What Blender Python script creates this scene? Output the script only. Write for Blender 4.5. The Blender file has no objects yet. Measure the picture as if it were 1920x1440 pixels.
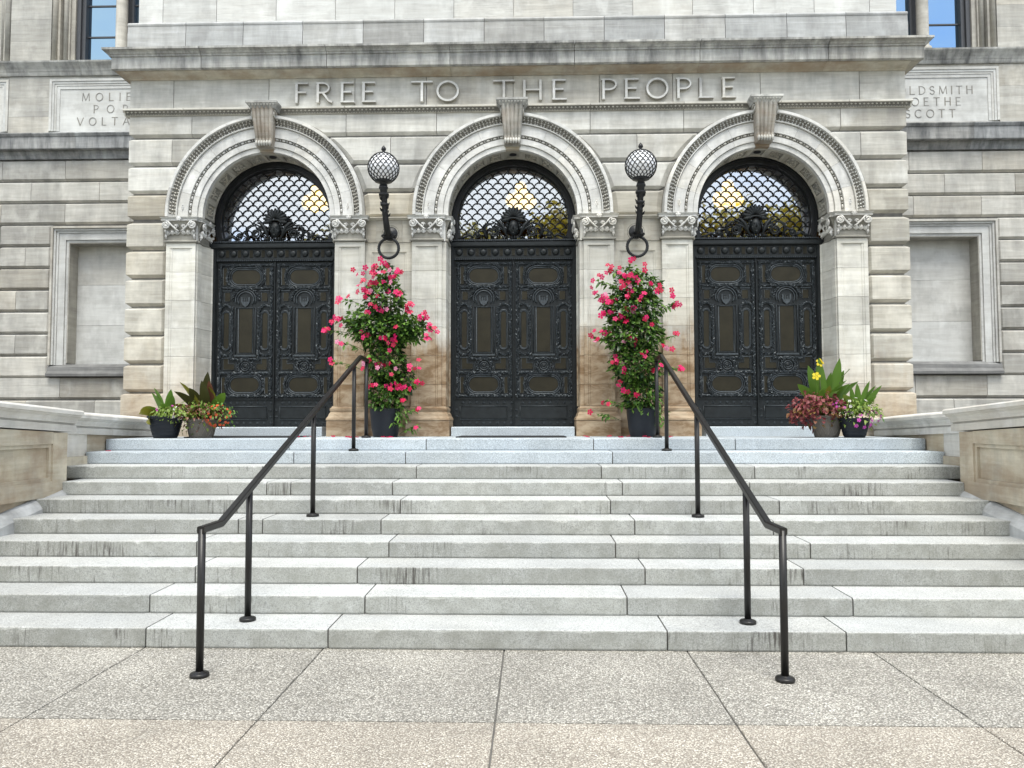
import bpy, math, random
from mathutils import Vector, Matrix, Euler, noise as mnoise
R = math.radians
random.seed(7)
SC = bpy.context.scene
COL = SC.collection

# ------------------------------------------------------------------ camera, sky, sun, exposure
cam = bpy.data.cameras.new('camera'); camo = bpy.data.objects.new('camera', cam); COL.objects.link(camo)
cam.sensor_width = 36.0; cam.lens = 27.04; cam.clip_end = 3000; cam.clip_start = 0.05
_p, _y, _r = 0.0488, 0.0271, -0.0013
_f = Vector((-math.sin(_y)*math.cos(_p), math.cos(_y)*math.cos(_p), math.sin(_p)))
_rt = Vector((math.cos(_y), math.sin(_y), 0)); _up = _rt.cross(_f)
_c, _s = math.cos(_r), math.sin(_r)
_rt, _up = _c*_rt + _s*_up, -_s*_rt + _c*_up
M = Matrix((_rt, _up, -_f)).transposed().to_4x4(); M.translation = (0.2963, -5.8678, 1.7174)
camo.matrix_world = M
SC.camera = camo

SUN_EL, SUN_AZ = R(66), R(172)          # high veiled sun over the plaza, very soft shadows
world = bpy.data.worlds.new('World'); SC.world = world; world.use_nodes = True
wn = world.node_tree; wn.nodes.clear()
def wnode(t, **k):
    n = wn.nodes.new(t)
    for a, b in k.items(): setattr(n, a, b)
    return n
sky = wnode('ShaderNodeTexSky', sky_type='NISHITA'); sky.sun_disc = False
sky.sun_elevation = SUN_EL; sky.sun_rotation = SUN_AZ; sky.air_density = 1.0; sky.dust_density = 1.2; sky.ozone_density = 1.0
tc = wnode('ShaderNodeTexCoord'); sep = wnode('ShaderNodeSeparateXYZ'); wn.links.new(tc.outputs['Generated'], sep.inputs[0])
mz = wnode('ShaderNodeMath', operation='MAXIMUM'); mz.inputs[1].default_value = 0.04; wn.links.new(sep.outputs['Z'], mz.inputs[0])
az = wnode('ShaderNodeMath', operation='ADD'); az.inputs[1].default_value = 0.12; wn.links.new(mz.outputs[0], az.inputs[0])
dx = wnode('ShaderNodeMath', operation='DIVIDE'); wn.links.new(sep.outputs['X'], dx.inputs[0]); wn.links.new(az.outputs[0], dx.inputs[1])
dy = wnode('ShaderNodeMath', operation='DIVIDE'); wn.links.new(sep.outputs['Y'], dy.inputs[0]); wn.links.new(az.outputs[0], dy.inputs[1])
cmb = wnode('ShaderNodeCombineXYZ'); wn.links.new(dx.outputs[0], cmb.inputs[0]); wn.links.new(dy.outputs[0], cmb.inputs[1]); cmb.inputs[2].default_value = 3.7
cn = wnode('ShaderNodeTexNoise'); cn.inputs['Scale'].default_value = 0.55; cn.inputs['Detail'].default_value = 7; cn.inputs['Roughness'].default_value = 0.58
wn.links.new(cmb.outputs[0], cn.inputs['Vector'])
cr = wnode('ShaderNodeValToRGB'); cr.color_ramp.elements[0].position = 0.40; cr.color_ramp.elements[1].position = 0.60
wn.links.new(cn.outputs['Fac'], cr.inputs[0])
mixc = wnode('ShaderNodeMix', data_type='RGBA'); wn.links.new(cr.outputs['Color'], mixc.inputs['Factor'])
wn.links.new(sky.outputs[0], mixc.inputs['A']); mixc.inputs['B'].default_value = (5.3, 5.25, 4.95, 1)
bg = wnode('ShaderNodeBackground'); bg.inputs['Strength'].default_value = 0.125
wn.links.new(mixc.outputs['Result'], bg.inputs['Color'])
wo = wnode('ShaderNodeOutputWorld'); wn.links.new(bg.outputs[0], wo.inputs[0])

sun = bpy.data.lights.new('sun', 'SUN'); sun.energy = 1.3; sun.angle = R(28); sun.color = (1.0, 0.975, 0.89)
suno = bpy.data.objects.new('sun', sun); COL.objects.link(suno)
_sd = Vector((math.sin(SUN_AZ)*math.cos(SUN_EL), math.cos(SUN_AZ)*math.cos(SUN_EL), math.sin(SUN_EL)))
suno.rotation_euler = _sd.to_track_quat('Z', 'Y').to_euler(); suno.location = (0, 30, 40)
SC.view_settings.view_transform = 'Standard'; SC.view_settings.look = 'None'
SC.view_settings.gamma = 1.0; SC.view_settings.exposure = 1.60
SC.render.engine = 'CYCLES'
SC.cycles.max_bounces = 6; SC.cycles.diffuse_bounces = 3; SC.cycles.glossy_bounces = 3; SC.cycles.transparent_max_bounces = 6
SC.cycles.caustics_reflective = False; SC.cycles.caustics_refractive = False

# ------------------------------------------------------------------ mesh building
class MB:
    def __init__(self, mir=False): self.v = []; self.f = []; self.mir = mir; self.sm = []
    def add(self, vs, fs, smooth=False):
        o = len(self.v); self.v += [tuple(p) for p in vs]
        self.f += [tuple(i+o for i in f) for f in fs]; self.sm += [smooth]*len(fs); return self
    def box(self, x0, x1, y0, y1, z0, z1):
        vs = [(x0,y0,z0),(x1,y0,z0),(x1,y1,z0),(x0,y1,z0),(x0,y0,z1),(x1,y0,z1),(x1,y1,z1),(x0,y1,z1)]
        return self.add(vs, [(0,3,2,1),(4,5,6,7),(0,1,5,4),(1,2,6,5),(2,3,7,6),(3,0,4,7)])
    def rings(self, rs, closed=True, caps=True, smooth=False):
        n = len(rs[0]); vs = [p for r in rs for p in r]; fs = []
        for i in range(len(rs)-1):
            for j in range(n if closed else n-1):
                k = (j+1) % n
                fs.append((i*n+j, i*n+k, (i+1)*n+k, (i+1)*n+j))
        o = len(self.v); self.add(vs, fs, smooth)
        if caps and closed:
            self.f += [tuple(o+j for j in reversed(range(n))), tuple(o+(len(rs)-1)*n+j for j in range(n))]; self.sm += [False, False]
        return self
    def prism(self, poly, z0, z1):            # poly of (x, y) anticlockwise, stood up along z
        return self.rings([[(x,y,z0) for x,y in poly], [(x,y,z1) for x,y in poly]])
    def along_x(self, prof, x0, x1, n=1):     # prof of (y, z)
        return self.rings([[(x0+(x1-x0)*i/n, y, z) for y, z in prof] for i in range(n+1)])
    def rect_loft(self, lv):                   # lv of (z, x0, x1, y0, y1)
        return self.rings([[(a,c,z),(b,c,z),(b,d,z),(a,d,z)] for z,a,b,c,d in lv])
    def lathe(self, prof, c=(0,0,0), n=16, axis='Z', smooth=True):
        rs = []
        for r, h in prof:
            ring = []
            for j in range(n):
                t = 2*math.pi*j/n; a, b = r*math.cos(t), r*math.sin(t)
                ring.append((c[0]+a, c[1]+b, c[2]+h) if axis == 'Z' else (c[0]+a, c[1]-h, c[2]+b) if axis == 'Y' else (c[0]+h, c[1]+a, c[2]+b))
            rs.append(ring)
        return self.rings(rs, smooth=smooth)
    def tube(self, pts, r, n=6, smooth=True, rad=None, flat=1.0):
        pts = [Vector(p) for p in pts]; rs = []
        for i, p in enumerate(pts):
            t = (pts[min(i+1, len(pts)-1)] - pts[max(i-1, 0)]).normalized()
            u = Vector((0,0,1)) if abs(t.z) < 0.93 else Vector((0,1,0))
            a = t.cross(u).normalized(); b = a.cross(t).normalized()
            rr = rad[i] if rad else r
            rs.append([tuple(p + a*math.cos(2*math.pi*j/n)*rr*flat + b*math.sin(2*math.pi*j/n)*rr) for j in range(n)])
        return self.rings(rs, smooth=smooth)
    def blob(self, c, s, rot=None, smooth=False, n=6, m=3):
        rs = []
        for i in range(m+1):
            ph = -math.pi/2 + math.pi*(i+0.001 if i == 0 else i-0.001 if i == m else i)/m
            ring = []
            for j in range(n):
                t = 2*math.pi*j/n
                p = Vector((s[0]*math.cos(ph)*math.cos(t), s[1]*math.cos(ph)*math.sin(t), s[2]*math.sin(ph)))
                if rot is not None: p = rot @ p
                ring.append(tuple(p + Vector(c)))
            rs.append(ring)
        return self.rings(rs, caps=False, smooth=smooth)
    def octa(self, c, s, rot):
        P = [Vector((s[0],0,0)),Vector((-s[0],0,0)),Vector((0,s[1],0)),Vector((0,-s[1],0)),Vector((0,0,s[2])),Vector((0,0,-s[2]))]
        return self.add([rot @ p + Vector(c) for p in P], [(0,2,4),(2,1,4),(1,3,4),(3,0,4),(2,0,5),(1,2,5),(3,1,5),(0,3,5)])
    def mesh(self, name, m):
        me = bpy.data.meshes.new(name)
        vs, fs = self.v, self.f
        if self.mir: vs = [(-x,y,z) for x,y,z in vs]; fs = [tuple(reversed(f)) for f in fs]
        me.from_pydata(vs, [], fs)
        if m: me.materials.append(m)
        me.polygons.foreach_set('use_smooth', self.sm); me.update()
        return me
    def build(self, name, m, parent=None, kind=None):
        return link(name, self.mesh(name, m), parent, kind)

def wloc(o):
    v = Vector((0,0,0))
    while o: v += o.location; o = o.parent
    return v
def link(name, me, parent=None, kind=None, loc=None, rot=None):
    o = bpy.data.objects.new(name, me); COL.objects.link(o)
    L = wloc(parent) if parent else Vector((0,0,0))
    o.location = (Vector(loc) - L) if loc is not None else -L
    if rot is not None: o.rotation_euler = rot
    if parent: o.parent = parent
    if kind: o['kind'] = kind
    return o
def tag(o, label, cat, group=None, kind=None):
    o['label'] = label; o['category'] = cat
    if group: o['group'] = group
    if kind: o['kind'] = kind
    return o
def empty(name, loc, label, cat, group=None):
    o = bpy.data.objects.new(name, None); COL.objects.link(o); o.location = loc; o.empty_display_size = 0.2
    return tag(o, label, cat, group)
def copy_tree(o, parent, off):
    c = o.copy(); COL.objects.link(c)
    if parent is not None: c.parent = parent
    c.location = o.location + Vector(off)
    for ch in list(o.children): copy_tree(ch, c, (0,0,0))
    return c

# ------------------------------------------------------------------ materials
class NT:
    def __init__(self, name, rough=0.8, metal=0.0, spec=0.5):
        self.m = bpy.data.materials.new(name); self.m.use_nodes = True; self.t = self.m.node_tree
        self.b = self.t.nodes['Principled BSDF']; self.b.inputs['Roughness'].default_value = rough
        self.b.inputs['Metallic'].default_value = metal; self.b.inputs['Specular IOR Level'].default_value = spec
    def n(self, t, **k):
        x = self.t.nodes.new(t)
        for a, b in k.items(): setattr(x, a, b)
        return x
    def l(self, a, b): self.t.links.new(a, b)
    def pos(self, scale=(1,1,1), rnd=0.0):
        g = self.n('ShaderNodeNewGeometry'); mp = self.n('ShaderNodeMapping'); mp.inputs['Scale'].default_value = scale
        src = g.outputs['Position']
        if rnd:
            oi = self.n('ShaderNodeObjectInfo'); mu = self.n('ShaderNodeMath', operation='MULTIPLY'); mu.inputs[1].default_value = rnd
            self.l(oi.outputs['Random'], mu.inputs[0])
            ad = self.n('ShaderNodeVectorMath', operation='ADD'); self.l(src, ad.inputs[0]); self.l(mu.outputs[0], ad.inputs[1]); src = ad.outputs[0]
        self.l(src, mp.inputs['Vector']); return mp.outputs[0]
    def noise(self, vec, scale, detail=4, rough=0.55, dist=0.0):
        x = self.n('ShaderNodeTexNoise'); x.inputs['Scale'].default_value = scale; x.inputs['Detail'].default_value = detail
        x.inputs['Roughness'].default_value = rough; x.inputs['Distortion'].default_value = dist
        if vec is not None: self.l(vec, x.inputs['Vector'])
        return x.outputs['Fac']
    def ramp(self, fac, stops):
        x = self.n('ShaderNodeValToRGB'); e = x.color_ramp.elements
        while len(e) < len(stops): e.new(0.5)
        for i, (p, c) in enumerate(stops):
            e[i].position = p; e[i].color = (c, c, c, 1) if isinstance(c, (int, float)) else (*c, 1)
        self.l(fac, x.inputs[0]); return x.outputs['Color']
    def mix(self, fac, a, b, mode='MIX'):
        x = self.n('ShaderNodeMix', data_type='RGBA', blend_type=mode)
        for s, v in (('Factor', fac), ('A', a), ('B', b)):
            if isinstance(v, (int, float)): x.inputs[s].default_value = v if s == 'Factor' else (v, v, v, 1)
            elif isinstance(v, tuple): x.inputs[s].default_value = (*v, 1)
            else: self.l(v, x.inputs[s])
        return x.outputs['Result']
    def math(self, op, a, b=0.0):
        x = self.n('ShaderNodeMath', operation=op)
        for i, v in enumerate((a, b)):
            if isinstance(v, (int, float)): x.inputs[i].default_value = v
            else: self.l(v, x.inputs[i])
        return x.outputs[0]
    def col(self, c):
        if isinstance(c, tuple): self.b.inputs['Base Color'].default_value = (*c, 1)
        else: self.l(c, self.b.inputs['Base Color'])
    def bump(self, h, strength=0.3, dist=0.01):
        x = self.n('ShaderNodeBump'); x.inputs['Strength'].default_value = strength; x.inputs['Distance'].default_value = dist
        self.l(h, x.inputs['Height']); self.l(x.outputs[0], self.b.inputs['Normal'])
    def random(self): return self.n('ShaderNodeObjectInfo').outputs['Random']

def cool(c, k): return (c[0]*1.105, c[1]*1.12, c[2]*1.115)
def stone(name, c1, c2, soot=0.0, brown=0.0, vary=0.16, streak=0.5, sootc=(0.07,0.072,0.075), tilt=0.0, zst=None):
    c1, c2 = cool(c1, 1), cool(c2, 1)
    t = NT(name, 0.82, spec=0.3)
    v = t.pos((0.9, 0.9, 11.0), 37.0)
    if tilt:
        mp = t.n('ShaderNodeMapping'); mp.inputs['Rotation'].default_value = (0, tilt, 0); t.l(v, mp.inputs['Vector']); v = mp.outputs[0]
    s1 = t.noise(v, 1.4, 5, 0.6, 0.6)
    base = t.mix(t.ramp(s1, [(0.32, 0.0), (0.7, 1.0)]), c1, c2)
    s2 = t.noise(t.pos((1.5,1.5,30), 11.0), 2.2, 3, 0.7)
    stv = t.math('FRACT', t.math('MULTIPLY', t.random(), 13.7))
    base = t.mix(t.math('MULTIPLY', t.math('MULTIPLY', t.ramp(s2, [(0.50, 0.0), (0.70, 1.0)]), stv), streak*0.55), base, tuple(x*0.55 for x in c1))
    rv = t.ramp(t.random(), [(0.0, 1.0-vary), (1.0, 1.0+vary*0.35)])
    base = t.mix(1.0, base, rv, 'MULTIPLY')
    warm = t.math('FRACT', t.math('MULTIPLY', t.random(), 7.31))
    base = t.mix(t.math('MULTIPLY', t.ramp(warm, [(0.55, 0.0), (1.0, 1.0)]), 0.35), base, t.mix(1.0, base, (1.0, 0.90, 0.75), 'MULTIPLY'))
    cl = t.noise(t.pos((1,1,1), 5.0), 2.3, 5, 0.6)
    base = t.mix(t.math('MULTIPLY', t.ramp(cl, [(0.48, 0.0), (0.70, 1.0)]), 0.34), base, (0.20, 0.195, 0.19))
    run = t.noise(t.pos((1.9, 1.9, 0.5)), 1.5, 6, 0.6)
    base = t.mix(t.math('MULTIPLY', t.ramp(run, [(0.54, 0.0), (0.70, 1.0)]), 0.26), base, (0.17, 0.17, 0.17))
    lite = t.noise(t.pos((1.3, 1.3, 1.0), 3.0), 1.9, 4, 0.6)
    base = t.mix(t.math('MULTIPLY', t.ramp(lite, [(0.52, 0.0), (0.70, 1.0)]), 0.45), base, tuple(min(0.8, x*1.22) for x in c2))
    if zst:
        g = t.n('ShaderNodeNewGeometry'); sz = t.n('ShaderNodeSeparateXYZ'); t.l(g.outputs['Position'], sz.inputs[0])
        wob = t.noise(t.pos((3.0,3.0,0.9)), 1.6, 6, 0.65)
        h = t.math('ADD', sz.outputs['Z'], t.math('MULTIPLY', t.math('SUBTRACT', wob, 0.5), 1.5))
        mr = t.n('ShaderNodeMapRange'); t.l(h, mr.inputs['Value']); mr.inputs['From Min'].default_value = zst[0]; mr.inputs['From Max'].default_value = zst[1]; mr.inputs['To Min'].default_value = 1.0; mr.inputs['To Max'].default_value = 0.0
        pat = t.noise(t.pos((1.2,1.2,3.0), 4.0), 2.6, 6, 0.68, 0.5)
        bc = t.mix(t.ramp(pat, [(0.38, 0.0), (0.62, 1.0)]), (0.20, 0.115, 0.048), (0.43, 0.33, 0.22))
        base = t.mix(t.math('MULTIPLY', mr.outputs[0], zst[2]), base, bc)
    if soot:
        d = t.noise(t.pos((5.5, 5.5, 0.9)), 1.3, 6, 0.65)
        d2 = t.noise(t.pos((1,1,1)), 0.9, 4, 0.6)
        f = t.math('MULTIPLY', t.ramp(t.math('ADD', t.math('MULTIPLY', d, 0.6), t.math('MULTIPLY', d2, 0.4)), [(0.40, 0.0), (0.64, 1.0)]), soot)
        base = t.mix(f, base, sootc)
    if brown:
        d = t.noise(t.pos((1.2,1.2,2.2)), 1.6, 5, 0.6)
        base = t.mix(t.math('MULTIPLY', t.ramp(d, [(0.40, 0.0), (0.62, 1.0)]), brown), base, (0.23, 0.135, 0.065))
    t.col(base)
    fine = t.noise(t.pos((1,1,2)), 90, 3, 0.7)
    t.bump(t.math('ADD', t.math('MULTIPLY', s1, 1.0), t.math('MULTIPLY', fine, 0.25)), 0.35, 0.006)
    return t.m

M_ = {}
M_['facade'] = stone('pale_sandstone', (0.46,0.445,0.41), (0.60,0.59,0.56), soot=0.30, vary=0.28)
M_['quoin'] = stone('buff_sandstone', (0.37,0.345,0.295), (0.52,0.495,0.44), soot=0.15, vary=0.24)
M_['wing'] = stone('grey_sandstone', (0.40,0.38,0.345), (0.53,0.515,0.48), soot=0.28, vary=0.28)
M_['arch'] = stone('whitened_sandstone', (0.56,0.55,0.525), (0.70,0.69,0.67), soot=0.40, vary=0.12, streak=0.3, sootc=(0.20,0.21,0.22))
M_['attic'] = stone('attic_sandstone', (0.48,0.47,0.45), (0.58,0.58,0.565), soot=0.08, vary=0.18, streak=1.2, tilt=0.12)
M_['atticbase'] = stone('grey_weathered_sandstone', (0.36,0.36,0.355), (0.47,0.475,0.48), soot=0.35, vary=0.25)
M_['cornice'] = stone('sooty_cornice_stone', (0.40,0.39,0.365), (0.53,0.525,0.505), soot=0.85, vary=0.15)
M_['bed'] = stone('ochre_stained_stone', (0.46,0.42,0.34), (0.58,0.55,0.48), soot=0.25, brown=0.5)
M_['darkcornice'] = stone('dark_weathered_stone', (0.33,0.335,0.34), (0.44,0.445,0.45), soot=0.8, vary=0.2, sootc=(0.055,0.06,0.068))
M_['pier'] = stone('pier_sandstone', (0.50,0.48,0.43), (0.62,0.605,0.56), soot=0.15, brown=0.1)
M_['pierin'] = stone('stained_pier_sandstone', (0.48,0.46,0.41), (0.61,0.595,0.55), soot=0.15, zst=(2.75, 3.25, 0.92))
M_['pierout'] = stone('lightly_stained_pier_sandstone', (0.48,0.46,0.41), (0.62,0.605,0.56), soot=0.1, zst=(1.7, 2.9, 0.62))
M_['pierlow'] = stone('brown_pier_sandstone', (0.27,0.20,0.13), (0.40,0.32,0.235), soot=0.1, brown=0.55, vary=0.25, streak=0.9)
M_['pierlowpale'] = stone('ochre_blotched_sandstone', (0.40,0.35,0.275), (0.53,0.48,0.41), soot=0.12, brown=0.7, vary=0.2)
M_['carved'] = stone('carved_stone', (0.42,0.405,0.37), (0.56,0.545,0.51), soot=0.35, vary=0.1, sootc=(0.16,0.16,0.155))
M_['blind'] = stone('blind_window_slab', (0.46,0.455,0.44), (0.55,0.55,0.54), soot=0.12, vary=0.08, streak=0.3)
M_['sill'] = stone('dark_sill_stone', (0.13,0.13,0.13), (0.22,0.22,0.22), soot=0.4, vary=0.1)
M_['cheek'] = stone('cheek_wall_stone', (0.45,0.40,0.31), (0.58,0.53,0.43), soot=0.22, brown=0.42, vary=0.15)
M_['coping'] = stone('coping_stone', (0.54,0.52,0.485), (0.65,0.635,0.605), soot=0.12, brown=0.12, vary=0.1)
M_['quoinst'] = stone('stained_quoin_sandstone', (0.38,0.355,0.305), (0.54,0.515,0.46), soot=0.2, vary=0.22, zst=(1.6, 2.75, 0.7))
M_['keyst'] = stone('streaked_keystone', (0.38,0.365,0.325), (0.56,0.545,0.51), soot=0.75, brown=0.35, sootc=(0.11,0.10,0.085))
M_['shadeback'] = stone('painted_shade_stone', (0.13,0.125,0.11), (0.22,0.21,0.185), soot=0.4, vary=0.1, sootc=(0.05,0.05,0.05))  # dark tone that paints the shade in the recesses of carving
M_['bell'] = stone('shade_toned_stone', (0.24,0.23,0.20), (0.36,0.345,0.31), soot=0.4, vary=0.1, sootc=(0.09,0.09,0.085))  # mid-dark tone painting shade on capital bells, coffer grounds and letter flanks
M_['letter'] = stone('dark_letter_stone', (0.20,0.195,0.18), (0.27,0.26,0.245), vary=0.05)  # darker stone for the thin raised name letters

def plain(name, c, rough=0.6, metal=0.0, spec=0.5, nz=0.0, nscale=8, bump=0.0):
    t = NT(name, rough, metal, spec)
    if nz:
        f = t.noise(t.pos(), nscale, 5, 0.6)
        t.col(t.mix(t.ramp(f, [(0.3,0.0),(0.7,1.0)]), tuple(x*(1-nz) for x in c), tuple(min(1,x*(1+nz)) for x in c)))
        if bump: t.bump(f, bump, 0.004)
    else: t.col(c)
    return t.m
M_['mortar'] = plain('mortar', (0.13,0.125,0.115), 0.95, nz=0.3)

def granite(name, c1, c2, dark, stain):
    t = NT(name, 0.72, spec=0.35)
    sp = t.noise(t.pos((1,1,1), 9.0), 120, 3, 0.75)
    sp2 = t.noise(t.pos((1,1,1), 3.0), 62, 3, 0.7)
    base = t.mix(t.ramp(sp, [(0.42, 0.0), (0.56, 1.0)]), c1, c2)
    base = t.mix(t.math('MULTIPLY', t.ramp(sp2, [(0.53, 0.0), (0.63, 1.0)]), dark), base, (0.13,0.13,0.14))
    big = t.noise(t.pos((1,1,1), 4.0), 1.6, 5, 0.6)
    base = t.mix(1.0, base, t.ramp(big, [(0.3, 0.80), (0.72, 1.06)]), 'MULTIPLY')
    wt = t.noise(t.pos((1,1,1), 21.0), 1.1, 3, 0.5)
    base = t.mix(t.math('MULTIPLY', t.ramp(wt, [(0.45, 0.0), (0.65, 1.0)]), 0.5), base, t.mix(1.0, base, (1.0,0.975,0.93), 'MULTIPLY'))
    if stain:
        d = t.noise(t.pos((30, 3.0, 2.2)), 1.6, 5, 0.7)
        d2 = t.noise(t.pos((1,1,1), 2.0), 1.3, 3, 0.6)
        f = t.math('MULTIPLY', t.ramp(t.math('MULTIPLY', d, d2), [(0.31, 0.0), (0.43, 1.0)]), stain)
        # grime on risers, treads worn clean; risers also darkened overall to paint their shade
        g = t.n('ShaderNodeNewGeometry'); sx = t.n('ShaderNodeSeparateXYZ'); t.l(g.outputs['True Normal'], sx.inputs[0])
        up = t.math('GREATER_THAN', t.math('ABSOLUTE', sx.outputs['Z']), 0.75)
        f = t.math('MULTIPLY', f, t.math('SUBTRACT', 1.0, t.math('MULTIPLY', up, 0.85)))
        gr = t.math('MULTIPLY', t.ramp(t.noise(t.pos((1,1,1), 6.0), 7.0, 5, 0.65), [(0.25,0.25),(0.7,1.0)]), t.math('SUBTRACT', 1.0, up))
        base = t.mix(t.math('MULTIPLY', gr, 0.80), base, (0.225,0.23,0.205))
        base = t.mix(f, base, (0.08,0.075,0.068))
    r = t.noise(t.pos(), 500, 2, 0.7)
    t.bump(t.math('ADD', t.math('MULTIPLY', sp2, 0.8), r), 0.35, 0.004)
    t.col(t.mix(1.0, base, t.ramp(t.random(), [(0.0, 0.86), (1.0, 1.06)]), 'MULTIPLY'))
    return t.m
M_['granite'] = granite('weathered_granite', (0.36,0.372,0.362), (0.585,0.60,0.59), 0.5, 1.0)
M_['granite2'] = granite('clean_blue_granite', (0.34,0.385,0.42), (0.585,0.645,0.69), 0.35, 0.0)

def aggregate(name, cols, sc=75, gap=(0.13,0.12,0.11)):
    t = NT(name, 0.75, spec=0.35)
    x = t.n('ShaderNodeTexVoronoi'); x.inputs['Scale'].default_value = sc; x.inputs['Randomness'].default_value = 1.0
    v = t.pos((1, 1, 1))
    w = t.n('ShaderNodeTexNoise'); w.inputs['Scale'].default_value = 40; t.l(v, w.inputs['Vector'])
    ad = t.n('ShaderNodeVectorMath', operation='MULTIPLY_ADD'); t.l(w.outputs['Color'], ad.inputs[0]); ad.inputs[1].default_value = (0.012,0.012,0.012); t.l(v, ad.inputs[2])
    t.l(ad.outputs[0], x.inputs['Vector'])
    sp = t.n('ShaderNodeSeparateColor'); t.l(x.outputs['Color'], sp.inputs[0])
    c = t.ramp(sp.outputs[0], cols)
    c = t.mix(1.0, c, t.ramp(sp.outputs[1], [(0.0, 0.72), (1.0, 1.12)]), 'MULTIPLY')
    dd = t.ramp(x.outputs['Distance'], [(0.38, 0.0), (0.62, 1.0)])
    c = t.mix(dd, c, gap)
    b = t.noise(t.pos((1,1,1), 3.0), 1.3, 5, 0.6)
    c = t.mix(1.0, c, t.ramp(b, [(0.3, 0.78), (0.7, 1.08)]), 'MULTIPLY')
    st = t.noise(t.pos((1,1,1), 17.0), 3.1, 5, 0.6)
    c = t.mix(t.math('MULTIPLY', t.ramp(st, [(0.62, 0.0), (0.74, 1.0)]), 0.35), c, (0.19,0.18,0.165))
    c = t.mix(1.0, c, t.ramp(t.random(), [(0.0, 0.90), (1.0, 1.05)]), 'MULTIPLY')
    t.col(c)
    t.bump(t.math('SUBTRACT', 1.0, x.outputs['Distance']), 0.9, 0.008)
    return t.m
M_['agg_grey'] = aggregate('grey_exposed_aggregate', [(0.0,(0.13,0.125,0.11)),(0.14,(0.36,0.34,0.30)),(0.45,(0.50,0.475,0.42)),(0.75,(0.63,0.605,0.55)),(1.0,(0.75,0.73,0.66))], 82, (0.21,0.20,0.175))
M_['agg_tan'] = aggregate('tan_exposed_aggregate', [(0.0,(0.19,0.175,0.145)),(0.12,(0.42,0.385,0.32)),(0.45,(0.525,0.485,0.41)),(0.75,(0.61,0.57,0.49)),(1.0,(0.72,0.685,0.60))], 95, (0.25,0.22,0.185))

M_['bronze'] = plain('dark_patinated_bronze', (0.012,0.0155,0.0175), 0.5, 0.35, 0.5, nz=0.35, nscale=14, bump=0.15)
M_['relief'] = plain('bronze_relief', (0.050,0.060,0.068), 0.5, 0.35, 0.5, nz=0.4, nscale=30)
M_['olive'] = plain('olive_bronze_panel', (0.026,0.0225,0.013), 0.45, 0.5, 0.5, nz=0.25, nscale=5)
M_['iron'] = plain('black_iron', (0.014,0.015,0.017), 0.38, 0.3, 0.5)
M_['rail'] = plain('dark_brown_rail_paint', (0.011,0.0105,0.010), 0.38, 0.2, 0.5, nz=0.2)
M_['potdark'] = plain('dark_plastic_pot', (0.008,0.011,0.017), 0.5, spec=0.35, nz=0.15)
M_['pottan'] = plain('taupe_pot', (0.16,0.145,0.125), 0.7, nz=0.15)
M_['potline'] = plain('pale_pot_lines', (0.27,0.25,0.22), 0.7)
M_['soil'] = plain('potting_soil', (0.035,0.026,0.02), 0.95, nz=0.3, nscale=40)
M_['mat'] = plain('black_rubber', (0.012,0.012,0.013), 0.8)
M_['winframe'] = plain('grey_window_frame', (0.055,0.058,0.065), 0.5, nz=0.1)
M_['winstone'] = stone('smooth_window_surround', (0.34,0.32,0.285), (0.44,0.42,0.38), soot=0.3, vary=0.05)
M_['hole'] = plain('dark_socket', (0.01,0.01,0.012), 0.5)
M_['interior'] = plain('interior_plaster', (0.10,0.06,0.03), 0.9)
M_['bamboo'] = plain('bamboo', (0.36,0.25,0.12), 0.6)
M_['asphalt'] = plain('asphalt', (0.05,0.05,0.052), 0.9, nz=0.2)
M_['grassy'] = plain('lawn', (0.06,0.09,0.03), 0.95, nz=0.3)
M_['roof'] = plain('roof_slate', (0.08,0.08,0.09), 0.8)

def glassy(name, refl, tint, rough=0.015, see=0.0):
    t = NT(name); nt = t.t
    g = t.n('ShaderNodeBsdfGlossy'); g.inputs['Roughness'].default_value = rough; g.inputs['Color'].default_value = (*tint, 1)
    d = t.n('ShaderNodeBsdfTransparent' if see else 'ShaderNodeBsdfDiffuse')
    d.inputs['Color'].default_value = (see, see, see, 1) if see else (0.01, 0.012, 0.015, 1)
    m = t.n('ShaderNodeMixShader'); m.inputs[0].default_value = refl
    t.l(d.outputs[0], m.inputs[1]); t.l(g.outputs[0], m.inputs[2])
    t.l(m.outputs[0], nt.nodes['Material Output'].inputs['Surface'])
    return t.m
M_['fanglass'] = glassy('old_reflective_glass', 0.40, (0.76,0.83,0.94), 0.015, 0.85)
M_['winglass'] = glassy('window_glass', 0.42, (0.50,0.76,1.0))

def emit(name, c, s):
    t = NT(name); t.col((0.8,0.75,0.6)); t.b.inputs['Emission Color'].default_value = (*c, 1); t.b.inputs['Emission Strength'].default_value = s; return t.m
M_['bulb'] = emit('lit_amber_globe', (1.0,0.60,0.03), 1.0)
tg = NT('opal_glass', 0.12); tg.col((0.86,0.87,0.9)); tg.b.inputs['Coat Weight'].default_value = 0.2; tg.b.inputs['Emission Color'].default_value = (1,0.98,0.95,1); tg.b.inputs['Emission Strength'].default_value = 0.0; M_['opal'] = tg.m

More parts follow.
